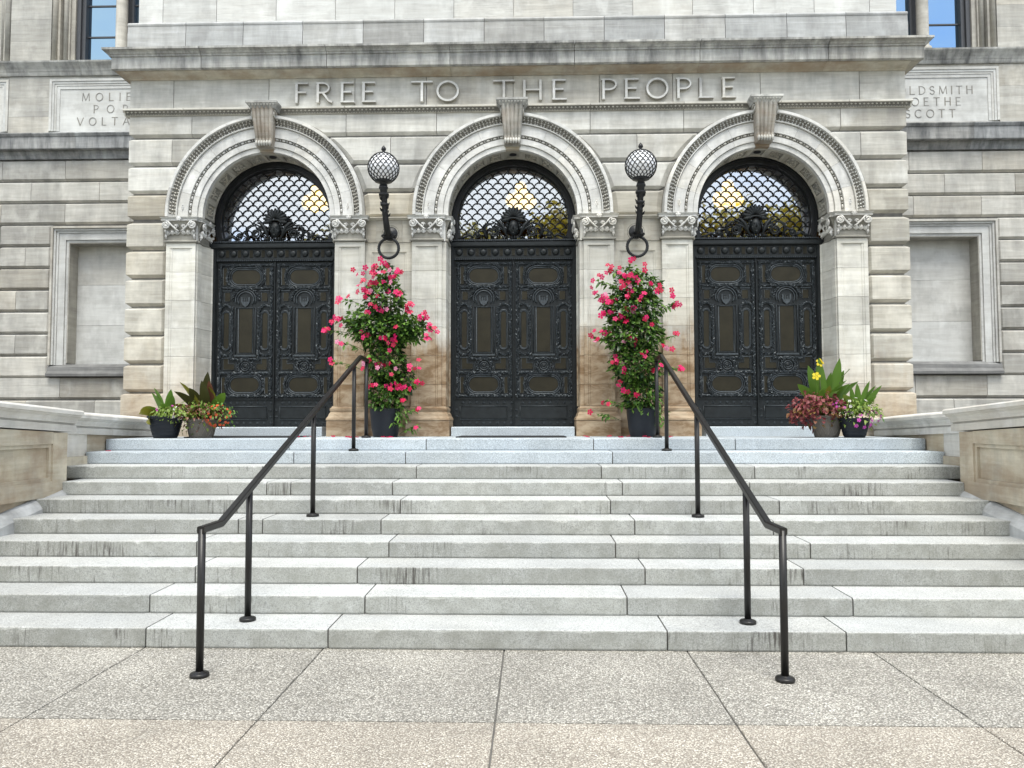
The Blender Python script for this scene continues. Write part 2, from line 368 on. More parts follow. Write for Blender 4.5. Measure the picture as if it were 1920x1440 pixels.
def leafmat(name, c, c2, rough=0.42, trans=0.25, vary=1.0):
    t = NT(name, rough, 0, 0.4)
    g = t.n('ShaderNodeNewGeometry'); f = g.outputs['Random Per Island']
    col = t.mix(f, c, c2); t.col(col)
    tr = t.n('ShaderNodeBsdfTranslucent'); t.l(col, tr.inputs['Color'])
    m = t.n('ShaderNodeMixShader'); m.inputs[0].default_value = trans
    t.l(t.b.outputs[0], m.inputs[1]); t.l(tr.outputs[0], m.inputs[2]); t.l(m.outputs[0], t.t.nodes['Material Output'].inputs['Surface'])
    return t.m
M_['leaf'] = leafmat('vine_leaf_green', (0.05,0.125,0.024), (0.17,0.31,0.055))
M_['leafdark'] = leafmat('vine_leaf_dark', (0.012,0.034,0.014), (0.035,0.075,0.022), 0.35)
M_['canna'] = leafmat('canna_leaf_green', (0.065,0.16,0.022), (0.15,0.27,0.04), 0.4)
M_['darkcanna'] = leafmat('dark_bronze_green_leaf', (0.035,0.05,0.014), (0.07,0.06,0.02), 0.4)
M_['bronzeleaf'] = leafmat('bronze_canna_leaf', (0.13,0.045,0.035), (0.20,0.085,0.05), 0.4)
M_['yellowleaf'] = leafmat('yellow_green_leaf', (0.16,0.17,0.02), (0.24,0.22,0.03), 0.45)
M_['lime'] = leafmat('lime_trailing_leaf', (0.12,0.20,0.03), (0.22,0.30,0.06), 0.5)
M_['coleus'] = leafmat('burgundy_coleus_leaf', (0.13,0.022,0.03), (0.27,0.075,0.075), 0.5)
M_['coleus2'] = leafmat('olive_coleus_leaf', (0.20,0.13,0.035), (0.17,0.06,0.035), 0.5)
M_['pinkf'] = leafmat('deep_pink_petal', (0.66,0.004,0.10), (0.76,0.015,0.18), 0.5, 0.35)
M_['redf'] = leafmat('red_petal', (0.52,0.004,0.045), (0.66,0.008,0.10), 0.5, 0.35)
M_['lightf'] = leafmat('light_pink_petal', (0.78,0.16,0.36), (0.84,0.40,0.56), 0.5, 0.35)
M_['orangef'] = leafmat('orange_petal', (0.75,0.09,0.02), (0.80,0.16,0.06), 0.5, 0.35)
M_['magf'] = leafmat('magenta_petal', (0.55,0.03,0.40), (0.65,0.12,0.50), 0.5, 0.35)
M_['whitef'] = leafmat('white_petal', (0.80,0.74,0.76), (0.85,0.82,0.8), 0.5, 0.35)
M_['yellowf'] = leafmat('yellow_petal', (0.80,0.60,0.02), (0.85,0.68,0.05), 0.5, 0.35)
M_['stem'] = plain('green_stem', (0.07,0.10,0.03), 0.6)
M_['bark'] = plain('tree_bark', (0.07,0.055,0.04), 0.9, nz=0.3)
M_['gold'] = leafmat('golden_tree_leaf', (0.40,0.29,0.02), (0.50,0.42,0.06), 0.6, 0.4)
M_['olivetree'] = leafmat('olive_green_tree_leaf', (0.22,0.20,0.03), (0.38,0.30,0.04), 0.6, 0.4)

# ------------------------------------------------------------------ setting: ground, pavement
T, RS = 0.4432, 0.15
YF, YW, PX = 5.539, 8.30, 5.87
MB().box(-400, 400, -400, 300, -0.6, -0.13).build('ground', M_['asphalt'], kind='structure')
lawn = MB().box(-60, 60, -60, -17, -0.13, -0.02).build('lawn', M_['grassy'], kind='structure')
pav = MB().box(-13, 13, -16.9, 4.5, -0.126, -0.012).build('pavement', M_['mortar'], kind='structure')
xj = [-13] + [0.075+1.372*i for i in range(-8, 9)] + [13]
def slab(x0, x1, y0, y1, m):
    mb = MB(); g = 0.005; n = 10
    rs = []
    for i in range(n+1):
        y = y0+g+(y1-y0-2*g)*i/n
        j = lambda a: (mnoise.noise((a*7.3, y*9, 1.7)))*0.004
        rs.append([(x0+g+j(x0)+0.004, y, 0.0), (x0+g+j(x0), y, -0.004), (x0+g, y, -0.03), (x1-g, y, -0.03), (x1-g+j(x1), y, -0.004), (x1-g+j(x1)-0.004, y, 0.0)])
    mb.rings([list(reversed(r)) for r in rs]); return mb.build('paving_slab', m, pav)
for a, b in zip(xj, xj[1:]):
    slab(a, b, -1.39, 0.03, M_['agg_grey'])
    yy = -1.39
    while yy > -10: slab(a, b, yy-2.74, yy, M_['agg_tan']); yy -= 2.74

# ------------------------------------------------------------------ stairs
stairs = empty('stairs', (0, 2.0, 0), 'wide flight of ten grey granite steps leading up to the bronze doors', 'stairs')
def step_stone(x0, x1, k, rnd):
    z0, z1 = (k-1)*RS, k*RS
    y0 = (k-1)*T; y1 = y0 + T + 0.05 if k < 10 else YF + 0.55
    mb = MB(); g = 0.006; n = max(3, int((x1-x0)/0.045)); rs = []
    for i in range(n+1):
        x = x0+g + (x1-x0-2*g)*i/n
        w = 0.004*mnoise.noise((x*4, k*3.1, 0)) + 0.004*mnoise.noise((x*23, k*1.7, 5))
        e = 0.010 if i in (0, n) else 0.0
        b = 0.010 + max(0, mnoise.noise((x*11, k*5.3, 9))-0.15)*0.035
        yy = y0 + w + e; zz = z1 - e*0.35
        rs.append([(x, y1, z0+0.002), (x, yy+0.004, z0+0.004), (x, yy, z0+0.016), (x, yy, zz-b), (x, yy+b*0.35, zz-b*0.3), (x, yy+b, zz), (x, y1, z1)])
    mb.rings([list(reversed(r)) for r in rs])
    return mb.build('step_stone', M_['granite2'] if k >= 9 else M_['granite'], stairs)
for k in range(1, 11):
    w = 5.25 if k >= 8 else 5.02
    js = [-2.86, -1.07, 1.08, 2.86] if k % 2 == 0 else [-2.65, -1.24, 1.29, 2.65]
    js = [j + random.uniform(-0.03, 0.03) for j in js]
    xs = [-w] + js + [w]
    if k in (5, 7): xs.insert(2, -2.4)
    for a, b in zip(xs, xs[1:]): step_stone(a, b, k, 0)
    MB().box(-w+0.01, w-0.01, (k-1)*T+0.03, (k-1)*T+0.4, (k-1)*RS+0.003, k*RS-0.012).build('step_core', M_['mortar'], stairs)
MB().box(-5.0, 5.0, 0.5, 6.0, -0.1, 0.0).build('stair_bed', M_['mortar'], stairs)

# ------------------------------------------------------------------ the library
lib = empty('library_building', (0, 8.3, 0), 'long pale sandstone library with three arched bronze doorways and carved lettering over them', 'building')
def part(mb, name, m, kind=None, parent=None): return mb.build(name, M_[m] if isinstance(m, str) else m, parent or lib, kind)

Z0, RI, RO = 4.84, 0.97, 1.49
AC = (-3.73, 0.0, 3.73)

def rblock(mb, xl, xr, z0, z1, yf, yb, cT=0.05, cB=0.05, cL=0.0, cR=0.0, corner=None, deep=0.7, n=1, g=0.004):
    """One stone with chamfered edges. xl, xr: numbers or functions of z. corner 'L'/'R': that side turns the building's corner."""
    fl = xl if callable(xl) else (lambda z: xl); fr = xr if callable(xr) else (lambda z: xr)
    zs = [z0+g, z0+cB] if cB else [z0+g]
    zs += [zs[-1] + (z1-cT-zs[-1])*i/n for i in range(1, n)]
    zs += ([z1-cT] if cT else []) + [z1-g]
    rows = []
    for i, z in enumerate(zs):
        back = (cB and i == 0) or (cT and i == len(zs)-1)
        y = yb if back else yf
        L, Rr = fl(z)+g, fr(z)-g
        row = []
        if corner == 'L':
            dn = 0.055 if back else 0.0
            row += [(L+dn, yf+deep, z), (L+dn, y, z)]
        elif cL: row += [(L, yb, z), (L+cL, y, z)]
        else: row += [(L, yb+0.03, z), (L, y, z)]
        if corner == 'R':
            dn = 0.055 if back else 0.0
            row += [(Rr-dn, y, z), (Rr-dn, yf+deep, z)]
        elif cR: row += [(Rr-cR, y, z), (Rr, yb, z)]
        else: row += [(Rr, y, z), (Rr, yb+0.03, z)]
        rows.append(row)
    mb.rings(rows, closed=False, caps=False)
    t = [rows[0][0], rows[0][1], rows[0][2], rows[0][3]]; mb.add(list(reversed(t)), [(0,1,2,3)])
    mb.add(rows[-1], [(0,1,2,3)])
    return mb

YB = YF + 0.06
def arc_l(c, r): return lambda z: c + math.sqrt(max(r*r-(z-Z0)**2, 0.0))     # right flank of an arch
def arc_r(c, r): return lambda z: c - math.sqrt(max(r*r-(z-Z0)**2, 0.0))
# core walls behind the stones
core = MB()
yc0, yc1 = YB-0.004, YB+0.5
def core_span(x0, x1, z0, z1): core.box(x0, x1, yc0, yc1, z0, z1)
for a, b in ((-5.80, -4.82), (-2.64, -1.06), (1.06, 2.64), (4.82, 5.80)): core_span(a, b, 0.0, Z0)
for c in AC:
    N = 24
    for i in range(N):
        t0, t1 = math.pi*i/N, math.pi*(i+1)/N
        r = 1.01
        p = [(c+r*math.cos(t0), Z0+r*math.sin(t0)), (c+r*math.cos(t1), Z0+r*math.sin(t1))]
        top = 6.5
        vs = [(p[0][0],yc0,p[0][1]),(p[1][0],yc0,p[1][1]),(p[1][0],yc0,top),(p[0][0],yc0,top)]
        core.add(vs, [(0,1,2,3)]); core.add([(x,y+0.5,z) for x,y,z in vs], [(3,2,1,0)])
for a, b in ((-5.80, -4.74), (-2.72, -1.01), (1.01, 2.72), (4.74, 5.80)): core_span(a, b, Z0, 6.5)
core_span(-5.80, 5.80, 6.5, 7.34)
core.box(-5.80, -5.3, yc1, YW+0.2, 0.0, 8.6); core.box(5.3, 5.80, yc1, YW+0.2, 0.0, 8.6)
part(core, 'core_wall', 'mortar')
# storeys above the picture
up = MB(); up.box(-5.72, 5.72, YF+0.09, 8.2, 7.6, 11.2); up.box(-14.2, 14.2, YW+1.2, 20, 0, 11.2)
part(up, 'upper_wall', 'attic')
part(MB().rect_loft([(12.0,-14.6,14.6,7.9,20.4),(12.3,-14.6,14.6,7.9,20.4),(14.5,-8,8,13,16)]), 'roof', 'roof')

G = [4.76 + 0.4335*i for i in range(-6, 4)]     # groove lines: 2.159 ... 6.06
SR = 1.575
# courses over the springing
def course(z0, z1, joints, m='facade', cT=0.05, cB=0.05):
    """joints inside each span between arches, spans: left of arch 1, between, right of arch 3"""
    spans = [(-PX, 0), (0, 1), (1, 2), (2, 3)]
    spans = [(None, AC[0]), (AC[0], AC[1]), (AC[1], AC[2]), (AC[2], None)]
    for a, b in spans:
        L = -PX if a is None else arc_l(a, SR-0.085); Rr = PX if b is None else arc_r(b, SR-0.085)
        lx = -PX if a is None else a; rx = PX if b is None else b
        cuts = [j for j in joints if lx < j < rx]
        edges = [L] + cuts + [Rr]
        for i in range(len(edges)-1):
            mb = MB()
            isL = a is None and i == 0; isR = b is None and i == len(edges)-2
            rblock(mb, edges[i], edges[i+1], z0, z1, YF, YB, cT, cB, cL=0.085 if callable(edges[i]) else 0.0, cR=0.085 if callable(edges[i+1]) else 0.0,
                   corner='L' if isL else 'R' if isR else None, n=5)
            part(mb, 'rusticated_block', m)
course(G[9]+0.0, 6.39, [-4.90, -2.53, -1.15, 1.17, 2.57, 4.90], cT=0.0)
course(G[8], G[9], [-5.20, -1.85, 1.87, 5.19])
course(G[7], G[8], [])
course(G[6]+0.04, G[7], [], 'quoin')
# quoins beside the end pilasters
for s in (-1, 1):
    for i in range(6):
        mb = MB(s > 0)
        rblock(mb, -PX, -5.25, G[i], G[i+1], YF-0.01, YB, 0.05, 0.055, 0, 0.05, 'L')
        part(mb, 'quoin_block', 'quoinst')
    mb = MB(s > 0); rblock(mb, -PX-0.03, -5.25, 1.50, G[0], YF-0.02, YB, 0.04, 0.0, 0, 0.0, 'L'); part(mb, 'quoin_base', 'quoinst')
    mb = MB(s > 0); rblock(mb, -PX-0.06, -5.25, 0.0, 1.50, YF-0.04, YB, 0.0, 0.0, 0, 0.0, 'L'); part(mb, 'quoin_base', 'quoinst')
    for i in range(-3, 10):       # the return of the pavilion towards the wing
        z0 = 4.76+0.4335*i if i > -3 else 0.0
        z0 = 4.76 + 0.4335*(i-3) ; z1 = z0 + 0.4335
        mb = MB(s > 0); mb.rect_loft([(z0+0.003,-5.80,-5.6,6.25,YW),(z0+0.05,-PX,-5.6,6.25,YW),(z1-0.05,-PX,-5.6,6.25,YW),(z1-0.003,-5.80,-5.6,6.25,YW)])
        part(mb, 'return_block', 'quoin')

# pilasters ----------------------------------------------------------------
ZJ = [1.95, 2.27, 2.70, 3.13, 3.55, 3.98, 4.42]
def spiral(cx, cz, y, r0, turns, d, n=22, start=0.0):
    return [(cx + d*(r0*(1-0.8*i/n))*math.cos(start+turns*2*math.pi*i/n), y - 0.012*i/n, cz + (r0*(1-0.8*i/n))*math.sin(start+turns*2*math.pi*i/n)) for i in range(n+1)]
def capital_mb(w, bell):
    """carved pilaster capital, face towards -y, width w, from z = 0 (bottom) to 0.37; y = 0 is the shaft's face"""
    mb = MB(); h = w/2
    if bell: mb.rect_loft([(0.0,-h-0.025,h+0.025,-0.03,0.06),(0.018,-h-0.03,h+0.03,-0.035,0.06),(0.034,-h-0.012,h+0.012,-0.012,0.06),(0.04,-h+0.01,h-0.01,-0.002,0.06),
                  (0.20,-h+0.012,h-0.012,-0.006,0.06),(0.30,-h-0.01,h+0.01,-0.05,0.06),(0.315,-h-0.03,h+0.03,-0.07,0.06)])
    if bell: return mb
    mb.rect_loft([(0.318,-h-0.05,h+0.05,-0.075,0.06),(0.335,-h-0.055,h+0.055,-0.08,0.06),(0.345,-h-0.04,h+0.04,-0.065,0.06),(0.37,-h-0.07,h+0.07,-0.10,0.06)])
    for s in (-1, 1):
        mb.tube(spiral(s*(h-0.02), 0.255, -0.075, 0.062, 1.9, s, start=math.pi*0.55), 0.013, 5)
        mb.lathe([(0.0,-0.005),(0.016,0.0),(0.012,0.016),(0.0,0.018)], (s*(h-0.02), -0.075, 0.255), 8, 'Y')
        mb.tube([(s*(h-0.055),-0.075,0.31),(s*0.12,-0.06,0.25),(s*0.055,-0.05,0.19),(s*0.02,-0.045,0.165)], 0.014, 5)
        mb.tube(spiral(s*0.055, 0.235, -0.05, 0.034, 1.4, -s, 14), 0.009, 5)
        for k in range(3):        # acanthus blades
            x0 = s*(0.05 + k*(h-0.07)/2.2)
            for q in range(5):
                a = (-0.8+0.4*q)
                c = (x0 + math.sin(a)*0.03, -0.022-0.010*(2-abs(q-2)), 0.09+0.065*math.cos(a) - (0.01 if k == 2 else 0))
                mb.octa(c, (0.014, 0.020, 0.040), Matrix.Rotation(a, 3, 'Y'))
        mb.octa((s*(h-0.01), -0.055, 0.165), (0.02,0.03,0.035), Matrix.Rotation(0.5, 3, 'X'))
        mb.octa((s*(h-0.01), -0.035, 0.09), (0.02,0.028,0.05), Matrix.Rotation(0.25, 3, 'X'))
    mb.lathe([(0.001,-0.02),(0.035,-0.012),(0.04,0.006),(0.02,0.022),(0.001,0.026)], (0,-0.085,0.345), 8, 'Y')
    for q in range(6):
        a = q*math.pi/3; mb.octa((0.026*math.cos(a), -0.1, 0.345+0.026*math.sin(a)), (0.017,0.012,0.017), Matrix.Identity(3))
    return mb
capF = capital_mb(0.45, False); capS = capital_mb(0.40, False); belF = capital_mb(0.45, True); belS = capital_mb(0.40, True)
def pilaster(c, s):
    mir = s < 0
    def X(a): return c*(s)+a          # built for the right flank of an arch; mirrored meshes flip x
    cx = c*s; io = 1.0 if c == 0 else 1.045
    def poly(e=0.0):
        return [(cx+0.970,5.985),(cx+0.972,5.93),(cx+0.986,5.915),(cx+io+0.004,5.66),(cx+io-0.016,5.645),(cx+io,5.545),(cx+1.06,5.545),(cx+1.06,5.50),
                (cx+1.115,5.50),(cx+1.124,5.511),(cx+1.145,5.511),(cx+1.154,5.522),(cx+1.416,5.522),(cx+1.425,5.511),(cx+1.446,5.511),(cx+1.455,5.50),(cx+1.51,5.50),(cx+1.51,5.985)]
    inner = abs(c + s*1.29) < 3.0
    first = None
    for i, (z0, z1) in enumerate(zip(ZJ, ZJ[1:])):
        low = (z1 < 3.14) if inner else (z1 < 2.3)
        m = 'pierin' if inner else 'pierout'
        mb = MB(mir); mb.prism(poly(), z0+0.002, z1-0.002)
        if i == len(ZJ)-2:
            mb.box(cx+1.062, cx+1.508, 5.4995, 5.53, 4.345, 4.417); mb.box(cx+io-0.0005, cx+io+0.03, 5.547, 5.98, 4.345, 4.417)
        if first is None: first = part(mb, 'pilaster', m)
        else: part(mb, 'shaft_stone', m, parent=first)
    e = [(1.5,.085),(1.715,.085),(1.735,.078),(1.74,.092),(1.765,.088),(1.80,.060),(1.83,.05),(1.86,.028),(1.885,.036),(1.915,.036),(1.93,.012),(1.948,.006)]
    mb = MB(mir); mb.rings([[(cx+io-k*0.8,5.50-k,z),(cx+1.51+k*0.8,5.50-k,z),(cx+1.51+k*0.8,5.97,z),(cx+io-k*0.8,5.97,z)] for z, k in e])
    part(mb, 'pilaster_base', 'pierin' if inner else 'pierout', parent=first)
    mb = MB(mir); mb.add([(x+cx+1.285, y+5.50, z+4.425) for x,y,z in capF.v], capF.f)
    mb.add([(cx+io+y, 5.765-x, z+4.425) for x,y,z in capS.v], capS.f)   # the face in the reveal
    mb.sm = capF.sm + capS.sm
    mb.box(cx+io+0.012, cx+1.12, 5.53, 5.6, 4.425, 4.795)
    part(mb, 'capital_carving', 'arch', parent=first)
    mb = MB(mir); mb.add([(x+cx+1.285, y+5.50, z+4.425) for x,y,z in belF.v], belF.f); mb.add([(cx+io+y, 5.765-x, z+4.425) for x,y,z in belS.v], belS.f)
    part(mb, 'capital', 'bell', parent=first)  # ground behind the carving, with shade put into its colour
    return first
for c in AC:
    for s in (-1, 1): pilaster(c, s)
# wall between the pilasters of the two middle piers
for s in (-1, 1):
    cx = 1.865
    y = 5.566
    fr = [(cx-0.36,5.8),(cx-0.36,y),(cx-0.265,y),(cx-0.258,y+0.009),(cx-0.24,y+0.009),(cx-0.233,y+0.018),(cx+0.233,y+0.018),(cx+0.24,y+0.009),(cx+0.258,y+0.009),(cx+0.265,y),(cx+0.36,y),(cx+0.36,5.8)]
    for i, (z0, z1) in enumerate(zip([1.5,1.95]+ZJ[1:], ZJ)):
        mb = MB(s < 0); z0 = [1.5]+ZJ; a, b = z0[i], ([1.95]+ZJ[1:])[i] if i else 1.95
        if i == 0: mb.rect_loft([(1.5,cx-0.36,cx+0.36,5.53,5.8),(1.76,cx-0.36,cx+0.36,5.53,5.8),(1.90,cx-0.36,cx+0.36,5.585,5.8),(1.948,cx-0.36,cx+0.36,5.595,5.8)])
        else: mb.prism(fr, a+0.002, b-0.002)
        if i == len(ZJ)-1: mb.box(cx-0.358, cx+0.358, y-0.0005, y+0.03, 4.27, b-0.003)
        part(mb, 'panel_stone', 'pierin')
    for a, b in ((-0.36,-0.2),(-0.2,0.2),(0.2,0.36)):
        mb = MB(s < 0); mb.box(cx+a+0.001, cx+b-0.001, y, 5.8, 4.423, 4.752); part(mb, 'panel_stone', 'quoin')
    mb = MB(s < 0); mb.along_x([(5.7,4.754),(y-0.01,4.754),(y-0.02,4.765),(y-0.05,4.785),(y-0.05,4.797),(5.7,4.797)][::-1], cx-0.36, cx+0.36); part(mb, 'impost_band', 'pier')
    mb = MB(s < 0); mb.along_x([(5.7,4.418),(y-0.005,4.418),(y-0.015,4.421),(y-0.005,4.4225),(5.7,4.4225)][::-1], cx-0.36, cx+0.36); part(mb, 'impost_band', 'pier')

# arches -------------------------------------------------------------------
APROF = [(0.97,5.60),(0.97,5.520),(1.045,5.520),(1.048,5.497),(1.130,5.497),(1.132,5.505),(1.176,5.505),(1.178,5.472),(1.335,5.472),(1.338,5.440),(1.350,5.440),(1.353,5.475),(1.40,5.455),(1.443,5.425),(1.446,5.395),(1.449,5.385),(1.488,5.385),(1.492,5.395),(1.492,5.60)]
def sweep(mb, prof, c, a0, a1, n=8):
    rs = []
    for i in range(n+1):
        a = a0+(a1-a0)*i/n
        rs.append([(c+r*math.cos(a), y, Z0+r*math.sin(a)) for r, y in prof])
    return mb.rings([list(reversed(r)) for r in rs])
def arch(c):
    k0 = R(6.0); first = None
    for side in (0, 1):
        for i in range(5):
            span = (math.pi/2 - k0 + R(1.6))/5
            a0 = -R(1.6) + span*i + 0.0012; a1 = a0 + span - 0.0024
            if side: a0, a1 = math.pi-a1, math.pi-a0
            mb = MB(); sweep(mb, APROF, c, a0, a1)
            o = part(mb, 'arch_voussoir', 'arch')
            if first is None: first = o
    mb = MB(); sweep(mb, [(1.354,5.49),(1.354,5.472),(1.40,5.452),(1.442,5.422),(1.442,5.49)], c, R(0.3), math.pi-R(0.3), 48); sweep(mb, [(1.133,5.52),(1.133,5.5035),(1.175,5.5035),(1.175,5.52)], c, R(0.3), math.pi-R(0.3), 48); sweep(mb, [(1.0395,5.53),(1.0395,5.5185),(1.0445,5.5185),(1.0445,5.53)], c, R(0.3), math.pi-R(0.3), 48); sweep(mb, [(1.3285,5.49),(1.3285,5.4705),(1.3345,5.4705),(1.3345,5.49)], c, R(0.3), math.pi-R(0.3), 48); part(mb, 'moulding_shade', 'shadeback')  # dark bands and thin lines: painted shade behind carving and at the steps
    mb = MB(); n = 84; rr = random.Random(3)
    for i in range(n):
        a = math.pi*(i+0.5)/n
        if abs(a-math.pi/2) < 0.1: continue
        for r, y, sz in ((1.369,5.460,(0.015,0.018,0.021)),(1.402,5.443,(0.014,0.020,0.023)),(1.430,5.420,(0.014,0.016,0.019))):
            a2 = a + rr.uniform(-0.006,0.006) + (0.008 if r == 1.405 else 0)
            mb.octa((c+r*math.cos(a2), y, Z0+r*math.sin(a2)), sz, Matrix.Rotation(-(a2)+math.pi/2+rr.uniform(-0.9,0.9), 3, 'Y'))
    part(mb, 'carved_leaf_band', 'arch', 'stuff')
    mb = MB(); n = 34
    for i in range(n):
        a = math.pi*(i+0.5)/n
        if abs(a-math.pi/2) < 0.11: continue
        p = (c+1.154*math.cos(a), 5.497, Z0+1.156*math.sin(a)); rot = Matrix.Rotation(-a+math.pi/2, 3, 'Y')
        mb.blob(p, (0.033,0.016,0.015), rot, True, 6, 4)
        for d in (-0.0425, 0.0425):
            a2 = a+d; mb.blob((c+1.154*math.cos(a2), 5.497, Z0+1.156*math.sin(a2)), (0.006,0.018,0.018), Matrix.Rotation(-a2+math.pi/2,3,'Y'), False, 6, 2)
    part(mb, 'bead_moulding', 'arch', 'stuff')
    for s in (-1, 1):
        mb = MB(); a = R(5.5); a = a if s > 0 else math.pi-a
        mb.octa((c+1.26*math.cos(a), 5.478, Z0+1.26*math.sin(a)), (0.038,0.02,0.10), Matrix.Rotation(0,3,'Y'))
        mb.blob((c+1.26*math.cos(a), 5.462, Z0+1.26*math.sin(a)+0.03), (0.012,0.012,0.012)); mb.blob((c+1.26*math.cos(a), 5.462, Z0+1.26*math.sin(a)-0.03), (0.012,0.012,0.012))
        part(mb, 'carved_lozenge', 'arch')
    # soffit coffers
    N = 11
    for i in range(N):
        a0, a1 = math.pi*i/N, math.pi*(i+1)/N
        mb = MB(); n = 5
        def strip(r0, r1, y0, y1, b0, b1): 
            sweep(mb, [(r0,y0),(r1,y0),(r1,y1),(r0,y1)], c, b0, b1, n)
        d = 0.045
        strip(0.990,1.06,5.602,5.99,a0+0.001,a1-0.001); part(mb, 'soffit_ground', 'bell'); mb = MB()  # sunk coffer ground painted darker, as shade
        strip(0.969,0.991,5.602,5.66,a0+0.001,a1-0.001); strip(0.969,0.991,5.93,5.99,a0+0.001,a1-0.001)
        strip(0.969,0.991,5.6605,5.9295,a0+0.001,a0+d); strip(0.969,0.991,5.6605,5.9295,a1-d,a1-0.001)
        o = part(mb, 'soffit_stone', 'quoin')
        am = (a0+a1)/2; mb = MB()
        if i == N//2:
            mb.lathe([(0.055,0.0),(0.055,0.012),(0.045,0.014),(0.04,0.002)], (c,5.79,Z0+0.975), 14, 'Z'); part(mb, 'recessed_light', 'hole'); continue
        rr = random.Random(i+int(c*10))
        for q in range(26):
            aa = am + rr.uniform(-0.075,0.075); yy = rr.uniform(5.69,5.90)
            mb.octa((c+0.985*math.cos(aa), yy, Z0+0.985*math.sin(aa)), (0.014,0.02,0.014), Euler((rr.uniform(0,3),rr.uniform(0,3),rr.uniform(0,3))).to_matrix())
        part(mb, 'soffit_carving', 'quoin', 'stuff')
    # keystone console
    mb = MB(); K = 14
    def ky(t): return 5.285 + 0.135*(t**0.8) - 0.03*math.sin(t*math.pi) + (-0.05 if t > 0.84 else 0)*math.sin((t-0.84)/0.16*math.pi)
    rs = []
    for j in range(K+1):
        t = j/K; z = 6.415 - 0.57*t; hw = 0.165 - 0.045*t
        ring = [(c+hw, 5.55, z)]
        U = 20
        for u in range(U+1):
            x = hw - 2*hw*u/U
            ridge = 0.024*abs(math.sin(u/U*math.pi*5)) - 0.007*(1 if u in (0, U) else 0)
            ring.append((c+x, ky(t)-ridge, z))
        ring.append((c-hw, 5.55, z)); rs.append(ring)
    mb.rings([list(reversed(r)) for r in rs][::-1])
    ks = part(mb, 'keystone', 'keyst')
    mb = MB()
    for q in range(6): mb.blob((c-0.10+0.20*q/5, ky(0.93)-0.012, 5.885), (0.022,0.03,0.045), None, True, 6, 4)
    part(mb, 'keystone_leaf', 'carved', 'stuff', ks)
    for s in (-1, 1):
        mb = MB(); mb.tube([(c+s*0.166, ky(0.1)+0.07+0.055*math.cos(t*0.5), 6.33+0.055*math.sin(t*0.5)) for t in range(0, 13)], 0.012, 5)
        part(mb, 'keystone_scroll', 'carved', parent=ks)
    w = 0.215
    mb = MB(); mb.rect_loft([(6.392,c-0.185,c+0.185,5.275,5.6),(6.405,c-0.19,c+0.19,5.27,5.6),(6.43,c-0.205,c+0.205,5.255,5.6),(6.455,c-0.23,c+0.23,5.232,5.6),(6.458,c-0.235,c+0.235,5.228,5.6),(6.487,c-0.235,c+0.235,5.228,5.6),(6.505,c-0.20,c+0.20,5.28,5.6)])
    part(mb, 'keystone_cap', 'cornice', parent=ks)
    mb = MB()
    for q in range(9): mb.octa((c-0.18+0.36*q/8, 5.244, 6.435), (0.017,0.016,0.02), Matrix.Identity(3))
    part(mb, 'egg_moulding', 'carved', 'stuff', ks)
    mb = MB(); sweep(mb, [(0.97,5.60),(0.97,5.506),(1.06,5.506),(1.06,5.60)], c, math.pi/2-k0+0.002, math.pi/2+k0-0.002, 4); part(mb, 'arch_voussoir', 'pierlowpale')
for c in AC: arch(c)

# string course, frieze, cornice, attic --------------------------------------
def run(name, prof, xs, m, off=0.004):
    for a, b in zip(xs, xs[1:]):
        mb = MB(); mb.along_x(list(reversed(prof)), a+off, b-off); part(mb, name, m)
def egg_row(x0, x1, y, z, step, sz, skip=()):
    mb = MB(); n = int((x1-x0)/step)
    for i in range(n):
        x = x0+step*(i+0.5)
        if any(abs(x-c) < 0.25 for c in AC): continue
        mb.octa((x, y, z), sz, Matrix.Identity(3))
    part(mb, 'egg_moulding', 'carved', 'stuff')
spr = [(5.65,6.392),(5.52,6.392),(5.505,6.405),(5.505,6.415),(5.50,6.44),(5.475,6.452),(5.45,6.455),(5.45,6.482),(5.52,6.50),(5.65,6.50)]
sx = [-PX-0.07, -5.0, -4.0, -3.73, -2.53, -1.15, 0, 1.17, 2.57, 3.73, 4.0, 5.0, PX+0.07]
run('string_course', spr, sx, 'pier')
MB_e = MB(); MB_e.along_x(list(reversed([(5.6,6.412),(5.503,6.412),(5.474,6.453),(5.6,6.453)])), -5.91, 5.91); MB_e.along_x(list(reversed([(5.6,6.396),(5.511,6.396),(5.502,6.4105),(5.6,6.4105)])), -5.91, 5.91); part(MB_e, 'moulding_shade', 'shadeback')  # dark strips painting the shade behind the eggs
egg_row(-5.9, 5.9, 5.482, 6.432, 0.062, (0.020,0.018,0.016)); egg_row(-5.9, 5.9, 5.505, 6.403, 0.040, (0.012,0.010,0.007))
fz = [-PX, -5.19, -3.72, -2.40, -1.305, 0.01, 1.31, 2.415, 3.72, 5.19, PX]
for i, (a, b) in enumerate(zip(fz, fz[1:])):
    mb = MB(); mb.box(a+0.0045, b-0.0045, YF+0.001, 5.75 if 0 < i < 9 else 6.3, 6.502, 6.948); part(mb, 'frieze_stone', 'facade')
cj = [-6.04, -4.67, -2.775, -0.925, 0.925, 2.775, 4.65, 6.04]
bed = [(5.75,6.950),(YF-0.012,6.950),(YF-0.02,6.958),(YF-0.03,6.972),(YF-0.06,6.985),(YF-0.10,6.998),(YF-0.14,7.008),(YF-0.17,7.012),(YF-0.175,7.026),(5.75,7.026)]
for a, b in zip(cj, cj[1:]):
    e0 = 0.16 if a < -6 else 0; e1 = 0.16 if b > 6 else 0
    mb = MB(); mb.along_x(list(reversed(bed)), a+e0+0.0015, b-e1-0.0015); part(mb, 'bed_moulding', 'bed')
